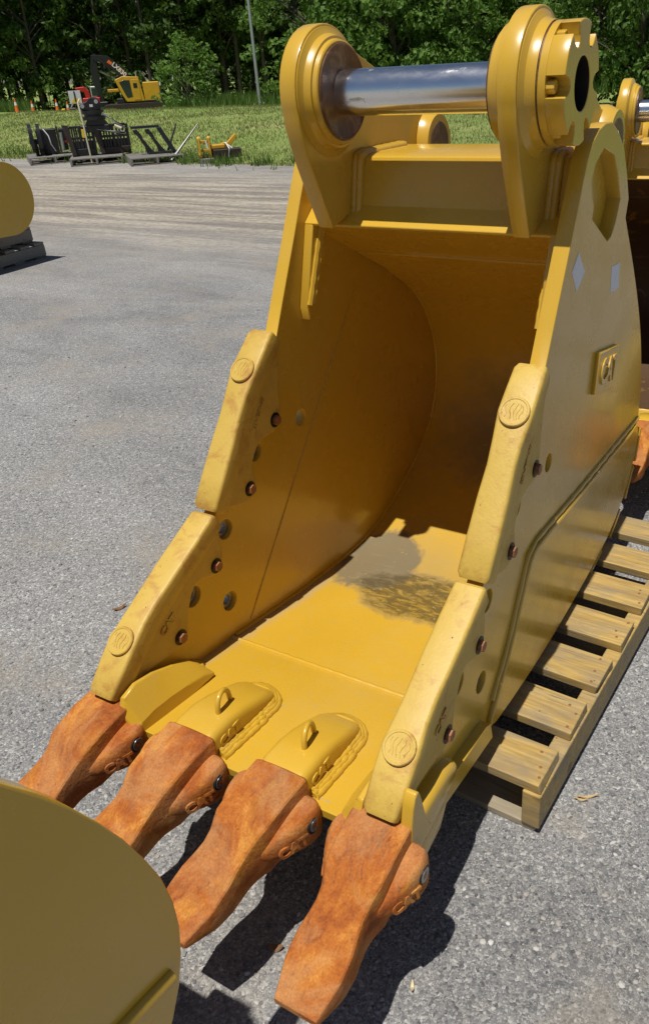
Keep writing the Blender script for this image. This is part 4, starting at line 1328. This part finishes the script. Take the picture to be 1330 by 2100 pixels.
MB().prism([(-0.25, 0.60), (0.50, 0.60), (0.36, 0.86), (-0.05, 0.86)], (0, -0.18, 0), (1, 0, 0), (0, 0, 1), (0, 0.36, 0)).obj("hanger", "black", g, 30, 0.02, org=False)
def lathe_z(name, prof, c, mat, par, n=24):
    rings = [[(c[0] + r * math.cos(2 * math.pi * k / n), c[1] + r * math.sin(2 * math.pi * k / n), z) for k in range(n)] for z, r in prof]
    return MB().loft(rings).obj(name, mat, par, 35, org=False)
lathe_z("rotator", [(0.84, 0.30), (0.92, 0.30), (0.92, 0.22), (0.98, 0.22), (0.98, 0.28), (1.06, 0.28), (1.06, 0.16), (1.10, 0.16)], (0.10, 0), "black", g)
MB().prism([(-0.16, 1.06), (0.32, 1.06), (0.36, 1.20), (0.28, 1.34), (0.10, 1.36), (-0.02, 1.26), (-0.22, 1.22)], (0, -0.14, 0), (1, 0, 0), (0, 0, 1), (0, 0.28, 0)).obj("head_bracket", "black", g, 30, 0.02, org=False)
for q in ((-0.12, 1.17), (0.24, 1.26)):
    MB().tube([(q[0], -0.17, q[1]), (q[0], 0.17, q[1])], 0.05, 14).obj("pivot_pin", "galv", g, 40, org=False)
box("tag_plate", (0.06, -0.146, 1.14), (0.14, -0.141, 1.20), "white", g, 0.001)
box("yellow_block", (-0.27, -0.215, 0.44), (-0.21, -0.17, 0.64), "signyellow", g, 0.004)
for k in range(4):
    MB().tube([(0.34, -0.15, 1.0 - k * .02), (0.52, -0.2, 0.85), (0.72, -0.22, 0.66 + .02 * k), (0.86, -0.18, 0.60), (0.80, -0.14, 0.52 - .03 * k), (0.4, -0.2, 0.56), (0.12, -0.22, 0.62)], 0.014, 6).obj("hose", "rubber" if k % 2 else "galv", g, 50, org=False)
MB().tube([(0.58, -0.2, 0.68), (0.74, -0.22, 0.60)], 0.04, 10).obj("hose_cap", "cream", g, 40, org=False)

# leaning pipe in front of it
loc2 = at_ground(190, 336); rz2 = 0.9
st = empty("measuring_pipe", (loc2.x, loc2.y, 0.0), "thin cream pipe standing upright in front of the slatted grapple", "pipe", None, rz2)
MB().tube([(0.0, 0.0, 0.0), (-0.02, 0.0, 0.9), (-0.03, 0.02, 1.10), (0.02, 0.04, 1.16)], 0.016, 8).obj("pipe_shaft", "cream", st, 40, org=False)

# warning sign on its post
loc2, rz2 = facing(183, 20.9)
sg = empty("warning_sign", (loc2.x, loc2.y, terr(loc2.x, loc2.y) if terr(loc2.x, loc2.y) > 0 else 0.0), "white square warning sign with yellow triangle on a leaning white post", "sign", None, rz2, 0.85)
MB().tube([(0.10, 0, -0.05), (0.0, 0, 1.28)], 0.024, 8).obj("post", "white", sg, 40, org=False)
bd = box("sign_board", (-0.16, -0.034, 0.98), (0.14, -0.024, 1.28), "white", sg, 0.002)
MB().prism([(-0.13, 0.995), (0.11, 0.995), (-0.01, 1.15)], (0, -0.036, 0), (1, 0, 0), (0, 0, 1), (0, 0.004, 0)).obj("yellow_triangle", "signyellow", bd, 0, org=False)
MB().tube([(-0.012, -0.038, 1.02), (-0.012, -0.038, 1.27)], 0.016, 8).obj("black_figure", "black", bd, 40, org=False)

# black fork frame leaning on its pallet
loc, rz = gpal[2]
fr = empty("skid_attachment", (loc.x, loc.y, 0.142), "black quick attach frame with curved hooks leaning back on its pallet", "attachment", None, rz, 0.80)
tilt = 0.28
def leanbar(nm, x0, x1, z0, z1, par, mat="black"):
    mb = MB(); mb.box((x0, -0.04, z0), (x1, 0.04, z1))
    mb.v = [(v[0] - (v[2]) * 0.52 + 0.20, v[1] + v[2] * 0.15, v[2]) for v in mb.v]
    return mb.obj(nm, mat, par, 30, 0.01, org=False)
leanbar("top_bar", -0.32, 0.36, 0.58, 0.64, fr)
leanbar("side_bar", 0.26, 0.38, 0.0, 0.585, fr)
for x in (-0.22, 0.06):
    mb = MB()
    pts = [(-0.08, 0.56), (0.02, 0.57), (0.05, 0.46), (0.03, 0.34), (0.06, 0.16), (0.10, 0.02), (-0.10, 0.02), (-0.05, 0.18), (-0.05, 0.36), (-0.06, 0.44), (-0.10, 0.47)]
    mb.prism([(p + x - z * 0.50 + 0.18, z) for p, z in pts], (0, -0.03, 0), (1, 0, 0), (0, 0, 1), (0, 0.06, 0))
    mb.obj("hook_plate", "black", fr, 30, 0.008, org=False)
leanbar("foot_bar", -0.30, 0.40, 0.0, 0.06, fr)
for k, (a, b) in enumerate((((340, 331), (372, 322)), ((352, 333), (416, 324)))):
    pa = at_ground(*a); pb = at_ground(*b)
    tn = empty("fork_tine", (pa.x, pa.y, 0), ["short thin black fork tine slanting up beside the fork frame", "long thin black fork tine slanting up towards the yellow coupler"][k], "fork tine", None)
    mb = MB()
    dx, dy = pb.x - pa.x, pb.y - pa.y
    mb.tube([(0, 0, 0.02), (dx * .06, dy * .06, 0.06), (dx, dy, 0.62)], [0.03, 0.03, 0.012], 6)
    mb.obj("blade", "black", tn, 40, org=False)
    MB().tube([(0, 0, 0.02), (-dx * .3, -dy * .3, 0.02)], 0.028, 6).obj("heel", "black", tn, 40, org=False)

# yellow coupler strapped on black timbers
loc2 = at_ground(452, 331); rz2 = math.atan2(-(loc2.x - CAM.x), loc2.y - CAM.y)
tb = empty("timber_stack", (loc2.x, loc2.y, 0.0), "dark timbers on a low skid under the yellow coupler", "timber", None, rz2 + 0.1, 0.85)
for k, (lo, hi, m) in enumerate((((-0.14, -0.30, 0.10), (0.46, -0.06, 0.26), "blackrust"), ((-0.16, -0.02, 0.10), (0.48, 0.20, 0.25), "black"), ((-0.46, -0.28, 0.0), (0.50, -0.14, 0.098), "woodgrey"), ((-0.46, 0.05, 0.0), (0.50, 0.19, 0.098), "woodgrey"))):
    box("timber", lo, hi, m, tb, 0.008)
cp = empty("quick_coupler", (loc2.x, loc2.y, 0.084), "yellow quick coupler with two pairs of ears and a hooked arm on dark timbers", "coupler", None, rz2 + 0.1, 0.85)
for x in (-0.42, -0.20):
    ear = plate("ear_plate", [[(p * 1.0, q) for p, q in (arc((-0.05, 0.38), 0.06, 180, 20, 8) + [(0.10, 0.24), (0.12, 0.10), (0.10, 0.0), (-0.12, 0.0)] )]], x - 0.018, x + 0.018, "mpaint", cp, 0.004)
    for c in ((-0.05, 0.38), (-0.02, 0.06)):
        MB().lathe_x([(x - 0.03, 0.045), (x + 0.03, 0.045)], c, 18).obj("boss", "mpaint", ear, 30, org=False)
for z in (0.12, 0.30):
    box("cross_bar", (-0.41, -0.02, z), (-0.21, 0.06, z + 0.05), "mpaint", cp, 0.006)
box("body", (-0.18, -0.08, 0.165), (0.14, 0.14, 0.25), "mpaint", cp, 0.02)
MB().prism([(0.02, 0.17), (0.24, 0.17), (0.44, 0.40), (0.40, 0.45), (0.20, 0.28), (0.06, 0.27)], (0, -0.06, 0), (1, 0, 0), (0, 0, 1), (0, 0.16, 0)).obj("hook_arm", "mpaint", cp, 30, 0.012, org=False)
MB().tube([(-0.28, -0.14, 0.36), (-0.24, -0.16, 0.18)], 0.014, 6).obj("cable", "white", cp, 40, org=False)
MB().tube([(0.16, -0.07, 0.285), (0.20, -0.312, 0.17), (0.17, -0.312, 0.0)], 0.012, 6).obj("strap", "white", cp, 40, org=False)
MB().tube([(0.14, -0.07, 0.285), (0.28, -0.20, 0.168)], 0.012, 6).obj("strap", "white", cp, 40, org=False)

# forestry log loader behind the bank
loc2, rz2 = facing(276, 66, 222)
loc2.z = terr(loc2.x, loc2.y)
lm = empty("log_loader", loc2, "yellow forestry log loader with a raised black boom in front of the woods", "log loader", None, rz2)
tr = MB()
oval = [(-1.75 + p, q) for p, q in arc((0, 0.42), 0.40, 90, 270, 8)] + [(1.7 + p, q) for p, q in arc((0, 0.42), 0.40, -90, 90, 8)]
for y in (-0.9, 0.9):
    MB().prism(oval, (0, y - 0.25, 0), (1, 0, 0), (0, 0, 1), (0, 0.5, 0)).obj("track", "blackrust", lm, 40, 0.02, org=False)
box("turntable", (-1.3, -0.7, 0.70), (1.5, 0.7, 0.86), "black", lm, 0.03)
cabp = [(-1.0, 2.30), (-0.45, 2.50), (0.62, 2.42), (0.82, 0.92), (-0.40, 0.92), (-0.62, 1.30)]
cb = MB().prism(cabp, (0, -1.05, 0), (1, 0, 0), (0, 0, 1), (0, 1.3, 0)).obj("cab", "mpaint", lm, 30, 0.04, org=False)
MB().prism([(-0.72, 2.14), (-0.38, 2.26), (0.0, 2.24), (0.05, 1.22), (-0.32, 1.16), (-0.42, 1.35)], (0, -1.06, 0), (1, 0, 0), (0, 0, 1), (0, 0.05, 0)).obj("side_window", "glass", cb, 30, 0.01, org=False)
MB().prism([(-0.93, 2.22), (-0.60, 1.42)], (0, -0.9, 0), (1, 0, 0), (0, 0, 1), (0, 1.0, 0)).obj("front_window", "glass", cb, 0, org=False) if False else None
box("cab_door", (0.10, -1.075, 1.02), (0.60, -1.04, 2.28), "mpaint", cb, 0.02)
box("door_vent", (0.20, -1.085, 1.75), (0.46, -1.07, 2.05), "black", cb, 0.005)
box("engine_housing", (0.84, -1.0, 0.90), (1.95, 0.9, 2.08), "mpaint", lm, 0.06)
box("housing_step", (0.90, -1.1, 0.86), (2.0, -1.0, 0.96), "black", lm, 0.01)
box("rear_grille", (1.951, -0.7, 1.1), (1.98, 0.7, 1.8), "black", lm, 0.01)
MB().tube([(0.5, -0.2, 2.4), (0.5, -0.2, 2.75)], 0.05, 8).obj("exhaust", "galv", lm, 40, org=False)
def beam(nm, pts, ws, y0, y1, mat, par):
    L = []; Rr = []
    for i, p in enumerate(pts):
        a = pts[max(i - 1, 0)]; b = pts[min(i + 1, len(pts) - 1)]
        t = Vector((b[0] - a[0], b[1] - a[1])).normalized()
        L.append((p[0] - t.y * ws[i], p[1] + t.x * ws[i])); Rr.append((p[0] + t.y * ws[i], p[1] - t.x * ws[i]))
    return MB().prism(L + Rr[::-1], (0, y0, 0), (1, 0, 0), (0, 0, 1), (0, y1 - y0, 0)).obj(nm, mat, par, 30, 0.03, org=False)
bm_ = beam("boom", [(0.2, 1.6), (-0.5, 2.8), (-1.3, 3.55), (-2.2, 3.75)], [0.32, 0.30, 0.28, 0.16], 0.3, 0.75, "black", lm)
tm = text("lettering", "LX830", 0.40, 0.01, (-0.56, 0.29, 2.92), (1, 0, -1.0), (1, 0, 1), "white", bm_, 0.012)
MB().prism([(-1.30, 3.40), (-1.05, 3.22), (-0.92, 3.34), (-1.14, 3.56)], (0, 0.285, 0), (1, 0, 0), (0, 0, 1), (0, 0.02, 0)).obj("boom_emblem", "orange", bm_, 0, org=False)
beam("stick", [(-2.1, 3.85), (-2.25, 2.9), (-2.2, 1.4), (-2.05, 0.9)], [0.18, 0.26, 0.20, 0.14], 0.35, 0.7, "black", lm)
MB().tube([(-0.9, 0.8, 2.4), (-1.9, 0.8, 2.9)], 0.07, 8).obj("boom_cylinder", "galv", lm, 40, org=False)
MB().tube([(-1.9, 0.25, 3.7), (-1.2, 0.2, 3.0), (-1.25, 0.2, 2.0), (-1.9, 0.25, 1.6)], 0.05, 6).obj("hose", "rubber", lm, 50, org=False)
box("saw_head", (-2.7, 0.2, 0.35), (-1.7, 0.9, 1.0), "black", lm, 0.08)
box("counter_arm", (-1.6, 0.1, 1.55), (-0.7, 0.6, 1.75), "mpaint", lm, 0.04)
box("front_guard", (-1.1, -0.9, 0.8), (-0.55, 0.2, 1.15), "black", lm, 0.05)

# red machine beside it
loc2, rz2 = facing(180, 67, 222); loc2.z = terr(loc2.x, loc2.y)
rm = empty("red_mulcher", loc2, "red tracked forestry machine with a high curved guard beside the yellow loader", "forestry machine", None, rz2)
for y in (-0.7, 0.7):
    MB().prism([(p * 0.62 + 0.35, q * 0.8) for p, q in oval], (0, y - 0.2, 0), (1, 0, 0), (0, 0, 1), (0, 0.4, 0)).obj("track", "blackrust", rm, 40, 0.02, org=False)
box("body", (-0.2, -0.75, 0.62), (1.0, 0.75, 1.30), "red", rm, 0.08)
MB().prism([(-0.6, 1.95), (0.05, 2.0), (0.30, 1.75), (0.38, 1.25), (0.05, 1.25), (0.0, 1.65), (-0.5, 1.80)], (0, -0.6, 0), (1, 0, 0), (0, 0, 1), (0, 1.2, 0)).obj("curved_guard", "red", rm, 30, 0.04, org=False)
box("cab", (0.42, -0.6, 1.28), (1.0, 0.6, 2.0), "galv", rm, 0.06)
box("cab_window", (0.50, -0.62, 1.40), (0.92, -0.59, 1.88), "glass", rm, 0.01)
MB().tube([(-0.35, -0.3, 1.8), (-1.1, -0.3, 0.7)], 0.06, 8).obj("strut", "galv", rm, 40, org=False)
box("mulcher_head", (-1.5, -0.8, 0.05), (-0.7, 0.8, 0.75), "black", rm, 0.1)
box("yellow_panel", (-1.75, -0.5, 0.0), (-1.52, 0.3, 0.7), "signyellow", rm, 0.03)

# cones
def make_cone(label):
    r = empty("traffic_cone", (0, 0, 0), label, "traffic cone", "traffic cones by the wood edge")
    box("base", (-0.19, -0.19, 0), (0.19, 0.19, 0.04), "orange", r, 0.01)
    lathe_z("cone_body", [(0.04, 0.13), (0.38, 0.075), (0.38, 0.0), ] if False else [(0.04, 0.13), (0.80, 0.025)], (0, 0), "orange", r, 18)
    lathe_z("reflective_band", [(0.42, 0.079), (0.42, 0.084), (0.60, 0.058), (0.60, 0.054)], (0, 0), "white", r, 18)
    return r
c0 = make_cone("orange traffic cone with a white band standing at the wood edge")
for i, (px, dd) in enumerate(((38, 34), (71, 37), (121, 35), (60, 40), (143, 38))):
    c_ = c0 if i == 0 else copy_tree(c0)
    l_, r_ = facing(px, dd, 235); c_.location = (l_.x, l_.y, terr(l_.x, l_.y)); c_.scale = (0.6,) * 3
# marker posts
for i, (px, dd, h) in enumerate(((334, 50, 1.9), (362, 47, 2.0))):
    l_, r_ = facing(px, dd, 215)
    p_ = empty("marker_post", (l_.x, l_.y, terr(l_.x, l_.y)), ["dark marker post with white top beside the yellow loader", "dark marker post with white top in front of the young tree"][i], "post", None)
    MB().tube([(0, 0, -0.1), (0.05, 0, h * 0.8)], 0.06, 8).obj("shaft", "barkpole", p_, 40, org=False)
    MB().tube([(0.05, 0, h * 0.8), (0.06, 0, h)], 0.05, 8).obj("white_cap", "white", p_, 40, org=False)
# light poles
def light_pole(px, dd, h, label, py):
    l_, r_ = facing(px, dd, py); z = terr(l_.x, l_.y)
    p_ = empty("light_pole", (l_.x, l_.y, z), label, "light pole", None, r_)
    lathe_z("concrete_base", [(-0.3, 0.26), (0.42, 0.26), (0.45, 0.24)], (0, 0), "concrete", p_, 24)
    lathe_z("pole", [(0.44, 0.075), (h, 0.045)], (0, 0), "galv", p_, 16)
    box("base_plate", (-0.16, -0.16, 0.44), (0.16, 0.16, 0.475), "galv", p_, 0.005)
    box("lamp_arm", (-0.03, -0.5, h - 0.08), (0.03, 0.5, h - 0.02), "galv", p_, 0.01)
    for s in (-1, 1):
        box("lamp_head", (-0.16, s * 0.6 - 0.25, h - 0.12), (0.16, s * 0.6 + 0.25, h), "galv", p_, 0.03)
light_pole(533, 40, 9.0, "tall grey steel light pole on a concrete base in front of the woods", 215)
light_pole(1052, 52, 10.0, "tall grey steel light pole rising behind the ear with the notched retaining cap", 215)

# ---------------------------------------------------------------- small litter on the asphalt
def sliver(name, px, py, L, W, rz, mat, label, cat):
    p = at_ground(px, py)
    mb = MB()
    n = 7; rings = []
    for i in range(n):
        f = i / (n - 1) - 0.5
        w = W * (1 - (2 * abs(f)) ** 2.2) * (0.5) + W * 0.08
        zb = 0.002 + 0.004 * (1 - math.cos(f * 5)) 
        rings.append([(f * L, -w, zb), (f * L, w, zb), (f * L, w * .7, zb + W * .16 + .001), (f * L, -w * .7, zb + W * .16 + .001)])
    mb.loft(rings)
    o = mb.obj(name, mat, None, 40, 0, org=False)
    o.location = p; o.rotation_euler = (0, 0, rz)
    return tag(o, label, cat)
M['drybrown'] = simple("dry_leaf_brown", (0.20, 0.105, 0.05), 0.8, 0, 0.3, 30)
M['chip'] = simple("fresh_wood_chip", (0.50, 0.36, 0.17), 0.7, 0, 0.2, 40)
M['shellm'] = simple("pale_seed_husk", (0.60, 0.50, 0.30), 0.6, 0, 0.2, 60)
sliver("wood_splinter", 1203, 1636, 0.050, 0.006, 0.55, 'chip', "thin pale wood splinter on the asphalt beside the pallet", "splinter")
sliver("wood_splinter", 1190, 1642, 0.032, 0.005, 0.25, 'chip', "short pale wood splinter on the asphalt beside a longer one", "splinter")
sliver("dry_leaf", 246, 1249, 0.045, 0.013, 1.2, 'drybrown', "small curled brown leaf on the asphalt beside the lower left shroud", "leaf")
sliver("dry_leaf", 566, 1946, 0.030, 0.014, 0.4, 'drybrown', "crumpled brown leaf on the asphalt between two rusty teeth", "leaf")
sliver("seed_husk", 845, 2027, 0.020, 0.007, 2.0, 'shellm', "pale seed husk on the asphalt beside the corner tooth", "seed husk")
